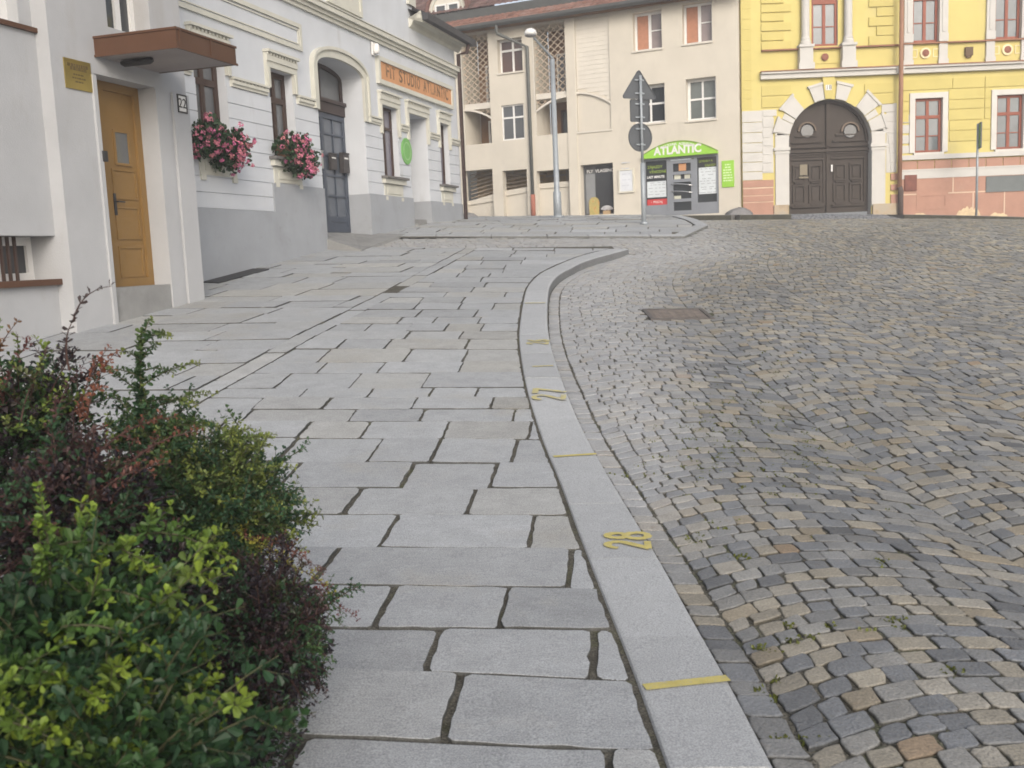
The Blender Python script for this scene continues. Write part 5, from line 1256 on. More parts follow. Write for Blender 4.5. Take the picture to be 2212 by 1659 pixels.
YEL.box(mb2, yl, Sy(385, 1400), 1.5, Zy(280, 1312), 0, .025)
for y0, y1 in ((1262, 1310), (1342, 1385), (1415, 1480)): r_ = R4(1240, y0, 1292, y1); YEL.box(mb, r_[0], r_[1], r_[2], r_[3], 0, .05)
po = obj('plinth', mb, m_pink, root); obj('mortar_joints', mb2, m_jt, po)
mb = MB(); YEL.box(mb, gR+.03, xp+.05, 1.2, G(gR, 33)+.3, .0, .11); YEL.box(mb, gL-.5, gL-.03, 1.2, G(gL, 33)+.28, .0, .09); obj('base_stone', mb, M('worn_sandstone', (.42, .33, .23), .9, .2, 3, .5, 40, stain=(3, .5, .6, (.35, .33, .28))), root)
# peeled plaster patches at the base
mb = MB()
for cx_, w_, h_ in ((Sy(1800, 1530), .8, .36), (Sy(2020, 1530), .6, .2), (Sy(1450, 1530), .4, .1)):
    zb_ = G(cx_, 33)-.05; n = 12; pts = [(cx_+w_/2, zb_), ]+[(cx_+w_/2-w_*(i+.5)/n, zb_+h_*random.uniform(.55, 1)*sin(pi*(i+.5)/n)**.4) for i in range(n)]+[(cx_-w_/2, zb_)]; YEL.poly(mb, pts, .06, .064+.001*cx_/20)
    obj('bare_render', mb, M('bare_render', (.6, .47, .30), .95, .2, 6), root); mb = MB()
# gate
o = -.27; mb = MB(); Zt = Zy(800, 1105, o); Zt2 = Zy(800, 1085, o)
gz0_ = zgate0+.02
YEL.poly(mb, [(gL-.02, gz0_), (gR+.02, gz0_)]+[(s, z+.01) for s, z in AR[::-1]], -.35, o-.03)
for sg in (-1, 1):
    a, b = (gL+.06, gC-.05) if sg < 0 else (gC+.05, gR-.06); w_ = b-a
    YEL.frame(mb, a, b, gz0_+.25, Zt-.05, .09, o-.03, o+.01)
    for u in (.1, .53):
        s0, s1 = a+w_*u+.02, a+w_*(u+.37)-.02
        for z0f, z1f in ((.17, .48), (.53, .80)):
            z0, z1 = gz0_+(Zt-gz0_)*z0f, gz0_+(Zt-gz0_)*z1f; YEL.frame(mb, s0, s1, z0, z1, .05, o-.03, o+.025); YEL.box(mb, s0+.1, s1-.1, z0+.1, z1-.1, o-.03, o+.0)
            YEL.box(mb, s0+.06, s1-.06, z0-.06, z0-.02, o-.03, o+.045)
    YEL.box(mb, a+.1, b-.1, gz0_+.2, gz0_+.25, o-.03, o+.06); YEL.box(mb, a+.05, b-.05, gz0_+(Zt-gz0_)*.88, gz0_+(Zt-gz0_)*.91, o-.03, o+.04)
    YEL.box(mb, a+.12, b-.1, Zt2+.22, Zt2+.26, o-.03, o+.04); YEL.box(mb, a+.22, b-.3, Zt2+.42, Zt2+.46, o-.03, o+.04)
YEL.box(mb, gC-.05, gC+.05, gz0_, zap-.1, o-.03, o+.06)
YEL.box(mb, gL, gR, Zt, Zt2, o-.03, o+.09); YEL.box(mb, gL, gR, Zt-.07, Zt-.03, o-.03, o+.06); YEL.box(mb, gL, gR, Zt2+.06, Zt2+.1, o-.03, o+.06)
YEL.strip(mb, [(gC+(s-gC)*.93, zspg+(z-zspg)*.93) for s, z in AR], AR, o-.03, o+.03)
go = obj('gate', mb, m_door, root)
mb = MB()
for x in (632, 945):
    c = YEL.sz(*q4(x, 955), o); mb.lathe(YEL.P(c[0], c[1], o-.02), [(.205, 0), (.205, .05), (.2, .055)], 24, YEL.n)
obj('round_pane', mb, m_glass_grey, go)
mb = MB()
for x in (632, 945):
    c = YEL.sz(*q4(x, 955), o); k = [(c[0]+.3*cos(pi*(i/14*1.0)+(.0 if x < 700 else .0)), c[1]+.3*sin(pi*i/14)) for i in range(15)]; k2 = [(c[0]+.25*cos(pi*i/14), c[1]+.25*sin(pi*i/14)) for i in range(15)]; YEL.strip(mb, k2, k, o-.03, o+.06)
obj('eyebrow_moulding', mb, M('lighter_oak', (.15, .11, .08), .6), go)
mb = MB(); x = Sy(808, 1220, o); YEL.box(mb, x-.025, x+.025, Zy(808, 1245), Zy(808, 1195), o+.06, o+.09); obj('lock_plate', mb, m_whitewood, go)
mb = MB(); x = Sy(605, 1280, o); z = Zy(605, 1290); YEL.box(mb, x-.16, x+.16, z-.02, z+.03, o, o+.08); YEL.box(mb, x-.12, x+.12, z+.08, z+.42, o, o+.05); obj('letter_flap', mb, M('bronze_flap', (.2, .17, .12), .5), go)
# keystone with number
mb = MB(); k = R4(738, 572, 828, 722); YEL.poly(mb, [(k[0]+.09, k[2]), (k[1]-.09, k[2]), (k[1], zcb), (k[0], zcb)], 0, .12); obj('keystone', mb, m_yel2, root)
k = R4(760, 622, 803, 660); t = thing('house_number_plate', YEL.P(k[0], k[2], 0), 'small white house number plate 18 on the keystone above the arched wooden gate', 'house number')
mb = MB(); YEL.box(mb, k[0], k[1], k[2], k[3], .12, .135); obj('plate', mb, m_whitewood, t)
text('number', '18', .19, YEL.P((k[0]+k[1])/2, (k[2]+k[3])/2, .137), (1, 0, 0), (0, 0, 1), m_black, t)
# windows
m_curt = glass('net_curtain_glass', (.14, .155, .165), .1)
for w in wl:
    fo = window(YEL, root, *w, -.08, m_redwood, m_curt, w=.08, bv=(.5,), bh=(.66,), bw=.1)
    mb = MB(); h_ = w[2]+(w[3]-w[2])*.31
    for f in (.08, .58): YEL.box(mb, w[0]+(w[1]-w[0])*f, w[0]+(w[1]-w[0])*(f+.34), h_-.015, h_+.015, -.115, -.09)
    obj('glazing_bar', mb, m_redwood, fo)
    mb = MB(); YEL.box(mb, w[0]-fr_, w[0], w[2]-.0, w[3]+fr_, -.0, .055); YEL.box(mb, w[1], w[1]+fr_, w[2], w[3]+fr_, 0, .055); YEL.box(mb, w[0], w[1], w[3], w[3]+fr_, 0, .055); YEL.box(mb, w[0]-.04, w[1]+.04, w[2]-.07, w[2], -.1, .09); obj('stone_frame', mb, M('grey_stone_frame', (.6, .58, .54), .9, .06, 3), fo)
for i, w in enumerate(ul):
    fo = window(YEL, root, *w, -.08, m_redwood, m_curt, w=.08, bv=(.5,), bh=(.52,), bw=.1)
    mb = MB(); h_ = w[2]+(w[3]-w[2])*.235
    for f in (.08, .58): YEL.box(mb, w[0]+(w[1]-w[0])*f, w[0]+(w[1]-w[0])*(f+.34), h_-.015, h_+.015, -.115, -.09)
    YEL.box(mb, w[0]+.06, w[1]-.06, w[2]+(w[3]-w[2])*.5, w[2]+(w[3]-w[2])*.56, -.12, -.06)
    obj('glazing_bar', mb, m_redwood, fo)
    mb = MB(); zb_ = zct+.03
    if i == 0:
        for c in (Sy(612, 150), Sy(922, 150)):
            pr = [(.17, 0), (.17, .1), (.14, .14), (.15, .17), (.125, .24), (.12, 3)]; mb.lathe(YEL.P(c, w[2]+.03, .14), pr, 18); YEL.box(mb, c-.21, c+.21, zb_+.0, w[2]-.05, 0, .26); YEL.box(mb, c-.25, c+.25, zb_, zb_+.2, .26, .3); YEL.box(mb, c-.24, c+.24, w[2]-.05, w[2]+.03, 0, .31)
    else:
        for c in (w[0]-.14, w[1]+.14):
            YEL.box(mb, c-.135, c+.135, w[2]+.0, w[3], 0, .08); YEL.box(mb, c-.05, c+.06, w[2]+.3, w[3], .08, .1); YEL.box(mb, c-.15, c+.15, w[2], w[2]+.25, .08, .095); YEL.box(mb, c-.135, c+.135, zb_, w[2]-.06, 0, .08); YEL.box(mb, c-.16, c+.16, zb_, zb_+.18, .08, .1)
    obj('pilasters', mb, m_wst, fo)
    mb = MB(); c = (w[0]+w[1])/2; zc_ = (zb_+w[2])/2+.02
    if i > 0:
        mb.lathe(YEL.P(c, zc_, .0), [(.17, 0), (.17, .05), (.12, .055)], 22, YEL.n); 
        for sg in (-1, 1): YEL.frame(mb, c+sg*.38-.13, c+sg*.38+.13, zc_-.13, zc_+.13, .025, 0, .02)
        obj('rosette_ring', mb, M('cream_rosette', (.74, .65, .42), .85), fo)
    else:
        YEL.frame(mb, c-.5, c+.5, zc_-.2, zc_+.22, .03, 0, .02); obj('panel_frame', mb, m_yel2, fo)
    mb = MB(); mb.lathe(YEL.P(c, zc_, .03), [(.115, 0), (.11, .04), (.05, .06)], 18, YEL.n); obj('rosette', mb, M('rust_red_boss', (.26, .11, .075), .8), fo)
for x in (1805,): 
    c, z = YEL.sz(*q4(x, 378)); mb = MB(); YEL.box(mb, c-.12, c+.12, z-.12, z+.14, 0, .1); YEL.box(mb, c-.08, c+.08, z-.18, z-.12, 0, .08); obj('corbel_vent', mb, M('dark_bronze', (.13, .085, .05), .7), root)
# details on the plinth
mb = MB(); YEL.box(mb, bw[0], bw[1], bw[2], bw[3], -.22, -.18)
for i in range(1, 8): x = bw[0]+(bw[1]-bw[0])*i/8; YEL.box(mb, x-.01, x+.01, bw[2], bw[3], -.12, -.1)
fo = obj('basement_grille', mb, m_dgrey, root)
mb = MB(); YEL.frame(mb, bw[0]-.1, bw[1]+.1, bw[2]-.1, bw[3]+.1, .1, .0, .075); obj('frame', mb, m_pink, fo)
k = R4(1932, 1282, 2300, 1388); mb = MB(); YEL.box(mb, *k, .06, .08); YEL.frame(mb, k[0]-.02, k[1]+.02, k[2]-.02, k[3]+.02, .03, .06, .09); obj('vent_panel', mb, M('slate_grey_panel', (.15, .165, .165), .6, .1, 3), root)
k = R4(1335, 1275, 1424, 1390); mb = MB(); YEL.box(mb, *k, .06, .1); YEL.box(mb, k[0]+.03, k[1]-.03, k[2]+.03, k[3]-.03, .1, .108); obj('meter_cabinet', mb, M('rust_brown_cabinet', (.19, .075, .055), .7, .25, 5), root)
# downpipe
mb = MB(); zf_ = Zy(1325, 1365); mb.tube([YEL.P(xp-.02, 12.4, .35), YEL.P(xp-.02, zct+.2, .35), YEL.P(xp, zcb-.2, .3), YEL.P(xp+.02, zf_, .2)], .07, 12)
dp = obj('downpipe', mb, m_pipe, root, True)
mb = MB(); mb.tube([YEL.P(xp+.02, zf_+.02, .2), YEL.P(xp+.06, zf_-.1, .2), YEL.P(xp+.06, G(xp, 33)-.2, .2)], .085, 12); obj('pipe_foot', mb, M('dark_iron_pipe', (.1, .075, .065), .7, .2, 5), dp, True)

# ================================================================== street furniture
m_galv = M('galvanised_steel', (.33, .36, .385), .5, .1, 4, metal=.3)
m_signback = M('grey_sign_back', (.085, .092, .10), .55, .08, 3)
def z_on(base, py):            # height above a ground point that is seen at photo row py
    lo, hi = base[2]-1, base[2]+12
    for _ in range(40):
        m = (lo+hi)/2; d = np.array([base[0], base[1], m])-CAM; y = CY-F_*(d@UP)/(d@FWD)
        if y > py: lo = m
        else: hi = m
    return lo
b = at(1391, 484); sb = b
t = thing('traffic_sign', b, 'grey backs of a triangular, a square and a round traffic sign on one post', 'traffic sign')
zt = z_on(b, 163); zm = z_on(b, 352)
mb = MB(); mb.tube([(b[0], b[1], b[2]-.2), (b[0], b[1], zm)], .05, 12); mb.tube([(b[0], b[1], b[2]-.02), (b[0], b[1], b[2]+.05)], .09, 12); mb.tube([(b[0], b[1], zm-.02), (b[0], b[1], zt)], .03, 12); obj('post', mb, m_galv, t, True)
SG = Fac((b[0]-.02*0, b[1]), (cos(math.radians(27)), sin(math.radians(27))))
def cx_at(px, py): return SG.sz(px, py)[0]
zz = lambda py: z_on(b, py)
th0, th1 = -.075, -.065
xo = cx_at(1380, 190)
zA, zB = zz(150), zz(213)
def plate(name, pts, parent=t):
    mb = MB(); SG.poly(mb, pts, th0, th1)
    c = (sum(p[0] for p in pts)/len(pts), sum(p[1] for p in pts)/len(pts)); inner = [(c[0]+(p[0]-c[0])*.955, c[1]+(p[1]-c[1])*.955) for p in pts]
    for i in range(len(pts)): j = (i+1) % len(pts); SG.poly(mb, [pts[i], pts[j], inner[j], inner[i]], th1, th1+.018)
    return obj(name, mb, m_signback, parent)
hw = .43
tri = []
for cx_, cz_, a0_ in ((-hw+.05, zB+.05, 210), (hw-.05, zB+.05, 330), (0, zA-.06, 90)):
    for k in range(-2, 3): a_ = math.radians(a0_+k*26); tri.append((cx_+.05*cos(a_), cz_+.05*sin(a_)))
plate('triangular_plate', tri)
zC, zD = zz(214), zz(263)
plate('square_plate', [(-.25, zD+.03), (-.22, zD), (.22, zD), (.25, zD+.03), (.25, zC-.03), (.22, zC), (-.22, zC), (-.25, zC-.03)])
zE = zz(296); rr = (zz(265)-zz(327))/2
plate('round_plate', [(rr*cos(2*pi*i/36), zE+rr*sin(2*pi*i/36)) for i in range(36)])
mb = MB()
for z in (zA-.22, zB+.12, zC-.1, zD+.1, zE+.18, zE-.16): SG.box(mb, -.12, .12, z-.015, z+.015, th1+.0, -.035); mb.lathe((b[0], b[1], z-.02), [(.036, 0), (.04, .005), (.04, .035), (.036, .04)], 12)
obj('bracket', mb, m_galv, t)
# street lamp
b = at(1205, 469); t = thing('street_lamp', b, 'grey street lamp post with a slanting arm and a round white lamp head', 'street lamp')
zt = z_on(b, 128); zk = z_on(b, 415)
mb = MB(); mb.tube([(b[0], b[1], b[2]-.2), (b[0], b[1], zk), (b[0], b[1], zk+.04), (b[0], b[1], zt)], [.115, .105, .075, .062], 16); mb.tube([(b[0], b[1], b[2]-.02), (b[0], b[1], b[2]+.04)], .17, 14); obj('post', mb, m_galv, t, True)
d = ray(1146, 72); k = b[1]-.9; k = (k)/d[1]; hd = CAM+d*k
mb = MB(); a_ = np.array([b[0], b[1], zt-.05]); mb.tube([a_, a_+(0, 0, .08), a_+(hd-a_)*.12+(0, 0, .07), a_+(hd-a_)*.8, hd+(0, 0, .02)], [.04, .04, .035, .03, .03], 10); obj('arm', mb, m_galv, t, True)
mb = MB(); mb.lathe(hd, [(.15, -.04), (.162, .0), (.15, .05), (.11, .095), (.05, .12), (.01, .125)], 20); ho = obj('lamp_head', mb, M('white_lamp_shell', (.72, .72, .7), .4, .05, 4), t, True)
mb = MB(); mb.lathe(hd, [(.04, -.1), (.1, -.09), (.14, -.065), (.15, -.041)], 20); obj('lamp_glass', mb, glass('lamp_glass', (.2, .2, .2), .2), ho, True)
# parking sign post at the right
d = ray(2109, 462); k = 31.6/d[1]; b = CAM+d*k; b[2] = G(b[0], b[1]); t = thing('street_sign', b, 'slim grey post with a narrow green sign seen edge on before the pink plinth', 'sign')
z0, z1 = z_on(b, 320), z_on(b, 266)
mb = MB(); mb.tube([(b[0], b[1], b[2]-.2), (b[0], b[1], z1-.02)], .035, 10); obj('post', mb, m_galv, t, True)
E_ = Fac((b[0]+.05, b[1]), (cos(math.radians(74)), sin(math.radians(74))))
mb = MB(); E_.box(mb, -.28, .28, z0, z1, .0, .02); obj('plate', mb, M('green_sign_plate', (.16, .42, .05), .5), t)
mb = MB(); E_.frame(mb, -.29, .29, z0-.01, z1+.01, .03, -.012, .028); obj('rim', mb, m_signback, t)

# ================================================================== plants
m_leaf = M('leaf', (.1, .1, .1), .48, .12, 20, tint=True, trans=.22, spec=.35)
m_petal = M('petal', (.1, .1, .1), .7, .1, 20, tint=True, trans=.25)
m_stem = M('twig', (.065, .036, .03), .7, .2, 12)
m_stem_g = M('green_twig', (.06, .06, .03), .7, .2, 12)
def leaves(name, P, D, Nn, S, Cc, mat, parent, shape='obovate'):
    P, D, Nn, S, Cc = (np.asarray(a_, float) for a_ in (P, D, Nn, S, Cc))
    D = D/(np.linalg.norm(D, axis=1, keepdims=True)+1e-9); Sd = np.cross(D, Nn); Sd /= (np.linalg.norm(Sd, axis=1, keepdims=True)+1e-9); Nn = np.cross(Sd, D)
    T = np.array([(0, 0, 0), (.42, .2, .05), (.8, .26, .06), (1, 0, -.04), (.8, -.26, .06), (.42, -.2, .05), (.6, 0, -.03)]) if shape == 'obovate' else np.array([(0, 0, 0), (.3, .32, .03), (.8, .4, .05), (1, 0, .0), (.8, -.4, .05), (.3, -.32, .03), (.55, 0, -.05)])
    V = P[:, None]+S[:, None, None]*(T[None, :, 0:1]*D[:, None]+T[None, :, 1:2]*Sd[:, None]+T[None, :, 2:3]*Nn[:, None])
    n = len(P); bs = (np.arange(n)*7)[:, None, None]
    q = (np.array([(0, 6, 2, 1), (0, 5, 4, 6)])[None]+bs).reshape(-1, 4); t_ = (np.array([(6, 3, 2), (6, 4, 3)])[None]+bs).reshape(-1, 3)
    return arrmesh(name, V.reshape(-1, 3), q, mat, parent, tint=np.repeat(Cc, 7, 0), tris=t_)
rv = lambda s=1.: rng.normal(0, s, 3)
def bez(p0, p1, p2, t): return (1-t)**2*p0+2*t*(1-t)*p1+t*t*p2
class Shrub:
    def __init__(s, base): s.base = np.array([base[0], base[1], G(base[0], base[1])]); s.P, s.D, s.N, s.S, s.C = [], [], [], [], []; s.st = MB()
    def cluster(s, p, d, size, col, n):
        for _ in range(n):
            v = rv(); v = v-(v@d)*d*.5; v = v/np.linalg.norm(v)+d*.45+np.array([0, 0, .25])
            s.P.append(p); s.D.append(v); s.N.append(np.array([0, 0, 1.])+rv(.45)); s.S.append(size*random.uniform(.65, 1.15)); c = np.array(col)*random.uniform(.72, 1.3); s.C.append(c)
    def twig(s, p0, p2, bend, rad, size, col, step, n, t0=0., tipcol=None, side=None):
        """one leafy arching shoot from p0 to p2; side=(len, spacing, spread)"""
        p0, p2 = np.array(p0, float), np.array(p2, float); p1 = (p0+p2)/2+np.array(bend); L = np.linalg.norm(p2-p0)
        pts = [bez(p0, p1, p2, t_) for t_ in np.linspace(0, 1, 8)]; s.st.tube(pts, [rad*(1-.75*k/7) for k in range(8)], 5, cap=False)
        t_ = t0
        while t_ < 1:
            p = bez(p0, p1, p2, t_); d = bez(p0, p1, p2, min(1, t_+.02))-bez(p0, p1, p2, t_-.02); d = d/(np.linalg.norm(d)+1e-9)
            c = col if tipcol is None else np.array(col)*(1-t_**3)+np.array(tipcol)*t_**3
            s.cluster(p, d, size*(1.08-.4*t_), c, n)
            if side and random.random() < side[1] and t_ < .92:
                v = np.cross(d, rv()); v /= np.linalg.norm(v)+1e-9; l = side[0]*random.uniform(.5, 1.1)*(1.1-t_*.75)
                s.twig(p, p+(d*side[2]+v+np.array([0, 0, .15]))*l/1.2, np.array([0, 0, -.1])*l, rad*.4, size*.9, c, step*.95, n, .12, tipcol)
            t_ += step/L
    def finish(s, label, group=None, stem=None, name='barberry_shrub'):
        c_ = np.mean(s.P, 0); h_ = c_[2]-s.base[2]; cols_ = [np.array(q)*.8 for q in random.sample(s.C, 30)]; sz_ = float(np.median(s.S))
        mass(s, 800, (c_*.45+s.base*.55)+np.array([0, 0, .05]), (.2, .22, h_*.5), sz_, cols_, .1)
        t = thing(name, s.base, label, 'shrub', group)
        obj('stems', s.st, stem or m_stem, t); leaves('foliage', s.P, s.D, s.N, s.S, s.C, m_leaf, t); return t
def pt(px, py, dist):
    d = ray(px, py); return CAM+d*(dist/d[1])
def mass(sh, n, c, rad, size, cols, lo=.25):
    c = np.array(c); rad = np.array(rad)
    for i in range(n):
        v = rv(); v /= np.linalg.norm(v); p = c+v*rad*random.uniform(lo, .92)
        for _ in range(3): sh.P.append(p+rv(size*.4)); sh.D.append(v+rv(.7)); sh.N.append(np.array([0, 0, 1.])+rv(.5)); sh.S.append(size*random.uniform(.7, 1.15)); sh.C.append(np.array(random.choice(cols))*random.uniform(.6, 1.1))
def fill(sh, n, c, rad, size, cols, tipcol, low=-.5, side=(.2, .3, .7), core=.35):
    c = np.array(c); rad = np.array(rad)
    for i in range(n):
        v = rv(); v /= np.linalg.norm(v)
        if v[2] < low: v[2] = -v[2]*.5
        tip = c+v*rad*(random.uniform(.6, 1.02) if random.random() < .8 else random.uniform(1.02, 1.3)); p0 = c+v*rad*random.uniform(.0, core)*np.array([1, 1, .6])-np.array([0, 0, .05])
        col = np.array(random.choice(cols)); tc = tipcol if random.random() < .33 else None
        sh.twig(p0, tip, np.array([0, 0, .12])*np.linalg.norm(tip-p0), .004, size, col, size*.85, 4, .1, tc, side)
    for i in range(9):
        a_ = rng.normal(0, .05, 2); q = c+rng.normal(0, .25, 3)*rad; sh.st.tube([sh.base+(a_[0], a_[1], -.05), (sh.base+q)/2+(a_[0], a_[1], .05), q-(0, 0, .1)], [.011, .006, .002], 6, cap=False)
GRN = [(.026, .062, .022), (.034, .078, .024), (.020, .05, .022), (.028, .066, .028)]
LIME = (.20, .27, .03)
PUR = [(.028, .021, .027), (.034, .024, .028), (.024, .020, .028), (.042, .025, .025)]
DGR = [(.030, .070, .033), (.038, .084, .036), (.026, .062, .031), (.05, .096, .032)]
# big green one in front
s1 = Shrub((-1.05, 2.15)); 
fill(s1, 100, pt(150, 1440, 2.15), (.40, .34, .30), .040, GRN, LIME, side=(.12, .35, .8)); fill(s1, 60, pt(230, 1640, 1.95), (.34, .3, .26), .040, GRN, LIME, side=(.14, .4, .8))
mass(s1, 1200, pt(150, 1460, 2.2), (.33, .30, .25), .038, GRN); mass(s1, 900, pt(230, 1680, 2.0), (.31, .28, .27), .038, GRN)
for x, y, d in ((470, 1440, 2.25), (440, 1600, 2.1), (330, 1530, 1.95), (450, 1500, 2.15), (480, 1270, 2.35), (505, 1220, 2.4), (300, 1640, 1.9), (230, 1520, 1.85), (120, 1600, 1.75), (360, 1420, 2.0), (400, 1350, 2.1), (70, 1560, 1.7), (390, 1620, 2.0), (340, 1230, 2.2)):
    tip = pt(x, y, d); p0 = tip+np.array([-.26, .06, .02+random.uniform(-.05, .08)]); s1.twig(p0, tip, (0, 0, .07), .004, .034, (.06, .12, .028), .018, 5, .0, LIME, (.1, .35, .8))
for x, y, d in ((80, 1040, 2.2), (75, 1120, 2.2)):
    tip = pt(x, y, d); s1.twig(tip+np.array([0, 0, -.3]), tip, (.02, 0, .02), .004, .027, (.06, .115, .026), .016, 5, 0, (.22, .32, .04), (.07, .3, .6))
s1.finish('large bright green shrub with yellow lime shoots in the near left corner', 'shrubs at the pavement edge', m_stem_g)
# purple in the middle
s4 = Shrub((-1.25, 2.9)); mass(s4, 1700, pt(150, 1150, 2.9), (.33, .34, .27), .028, PUR+DGR[:2]); mass(s4, 700, pt(330, 1290, 2.9), (.25, .3, .2), .026, PUR+DGR)
fill(s4, 110, pt(150, 1130, 2.85), (.33, .34, .27), .027, PUR+DGR[:2], (.075, .036, .03), side=(.16, .35, .8))
for x, y, d in ((370, 1000, 2.75), (380, 900, 2.9), (440, 930, 2.9)):
    tip = pt(x, y, d); s4.twig(tip+np.array([-.3, .0, -.17]), tip, (-.03, 0, .08), .004, .019, (.10, .04, .035), .017, 3, .0, (.18, .07, .04), (.09, .3, .7))
s4.finish('dark purple shrub between the bright green one and the tall shoots', 'shrubs at the pavement edge')
# dark green with the tall spire
s3 = Shrub((-1.1, 3.45)); fill(s3, 70, pt(340, 960, 3.35), (.2, .18, .2), .024, DGR, (.15, .19, .045), side=(.14, .45, .7)); mass(s3, 2100, pt(445, 1130, 3.4), (.27, .28, .25), .023, DGR); mass(s3, 900, pt(450, 1290, 3.4), (.24, .28, .25), .023, DGR)
fill(s3, 190, pt(440, 1100, 3.35), (.34, .32, .28), .025, DGR, (.17, .2, .04), side=(.18, .45, .7))
tip = pt(305, 715, 3.35); s3.twig(pt(310, 1010, 3.35), tip, (-.01, 0, .02), .006, .033, (.024, .06, .032), .009, 8, 0, (.10, .15, .045))
for y, xt, yt in ((960, 590, 945), (930, 480, 925), (905, 500, 930), (870, 425, 875), (830, 430, 785), (800, 380, 810), (770, 345, 745), (735, 370, 728), (820, 225, 800), (860, 210, 790), (900, 215, 850), (790, 260, 760), (1000, 590, 1030), (1040, 600, 1100), (960, 560, 1000), (1090, 650, 1170), (1130, 620, 1150), (1010, 585, 960), (720, 330, 690), (985, 640, 1010), (1060, 660, 1085), (1110, 670, 1190), (950, 540, 925), (890, 470, 850)):
    s3.twig(pt(312, y, 3.35) if y < 940 else pt(430, y+40, 3.3), pt(xt, yt, 3.3+random.uniform(-.15, .15)), (0, 0, .03), .003, .0215, (.036, .074, .028), .010, 4, .04, (.19, .22, .05))
for k in range(34):
    x, y = random.uniform(500, 625), random.uniform(930, 1230); s3.twig(pt(430, y+60, 3.35), pt(x, y, random.uniform(3.1, 3.5)), (0, 0, .05), .003, .017, random.choice(DGR), .012, 4, .1, (.2, .24, .05), (.1, .35, .7))
tip = pt(575, 945, 3.2); s3.twig(pt(520, 1120, 3.2), tip, (-.02, 0, .02), .004, .021, (.035, .085, .05), .011, 5, 0, (.2, .24, .06), (.08, .3, .6))
s3.finish('dark green shrub with a tall upright spire and thin horizontal shoots', 'shrubs at the pavement edge', m_stem_g)
# purple drooping to the pavement
s2 = Shrub((-.92, 3.15)); mass(s2, 2400, pt(560, 1390, 3.05), (.245, .26, .28), .021, PUR+DGR[:1]); mass(s2, 1300, pt(520, 1600, 2.85), (.2, .26, .22), .021, PUR+DGR)
fill(s2, 140, pt(570, 1370, 3.05), (.255, .28, .29), .021, PUR[:3]+DGR, (.06, .032, .03), side=(.14, .4, .8), low=-.9)
for x, y, d, c in ((775, 1340, 3.15, (.14, .04, .04)), (745, 1355, 3.1, (.06, .11, .04)), (700, 1420, 3.05, (.05, .09, .04)), (705, 1495, 3.0, (.10, .045, .04)), (690, 1520, 3.0, (.045, .085, .04)), (735, 1290, 3.2, (.32, .30, .05)), (700, 1240, 3.2, (.15, .06, .045)), (640, 1230, 3.2, (.30, .28, .05)), (720, 1370, 3.1, (.05, .10, .045)), (660, 1560, 2.95, (.05, .08, .04)), (640, 1600, 2.9, (.045, .07, .04)), (750, 1330, 3.15, (.055, .10, .045))):
    tip = pt(x, y, d); s2.twig(tip+np.array([-.27, .05, .12]), tip, (.0, 0, .07), .003, .016, c, .011, 3, .0, None, (.08, .4, .7))
for k in range(26): 
    x, y = random.uniform(560, 690), random.uniform(1330, 1600); tip = pt(x, y, random.uniform(2.9, 3.2)); s2.twig(tip+np.array([-.25, .05, .1]), tip, (0, 0, .05), .003, .016, random.choice(DGR+PUR), .012, 4, .1, None, (.1, .4, .7))
s2.finish('purple leaved shrub drooping over the paving slabs', 'shrubs at the pavement edge')
# mixed one at the back left with the long arching twig
s5 = Shrub((-1.75, 3.35)); mass(s5, 1600, pt(30, 960, 3.35), (.3, .3, .30), .028, GRN[:3]+PUR[:2])
fill(s5, 80, pt(40, 920, 3.3), (.3, .3, .32), .028, GRN[:3]+PUR[:2], (.2, .26, .05), side=(.16, .35, .8))
P_ = [pt(150, 800, 3.1), pt(125, 700, 3.05), pt(242, 618, 3.0)]
s5.twig(P_[0], pt(160, 690, 3.05), (-.03, 0, .03), .004, .034, (.055, .04, .038), .026, 3, .0); s5.twig(pt(158, 692, 3.05), P_[2], (-.03, 0, .045), .003, .03, (.06, .042, .04), .024, 2, .05)
for x, y, d, c in ((42, 690, 3.2, (.20, .10, .04)), (5, 690, 3.2, (.1, .16, .03)), (70, 730, 3.2, (.13, .05, .045)), (240, 745, 3.2, (.19, .07, .045)), (110, 770, 3.15, (.06, .11, .05)), (255, 755, 3.2, (.2, .08, .05)), (180, 790, 3.1, (.09, .045, .045))):
    tip = pt(x, y, d); s5.twig(tip+np.array([-.12, .0, -.22]), tip, (-.03, 0, .03), .003, .024, c, .017, 3, .0, None, (.07, .3, .7))
s5.finish('green and purple shrub by the cream wall with one long arching bare twig', 'shrubs at the pavement edge')
# soil under the shrubs
V, q = sheet(lambda y: -4.5, lambda y: -.86-.02*sin(y*9), .3, 3.9, 14, 10, lambda x, y: gz(x, y)+.03+.02*np.sin(x*7)*np.cos(y*5))
tag(arrmesh('soil', V, q, M('dark_soil', (.045, .035, .028), .95, .4, 10, .9, 40), smooth=True), kind='structure')

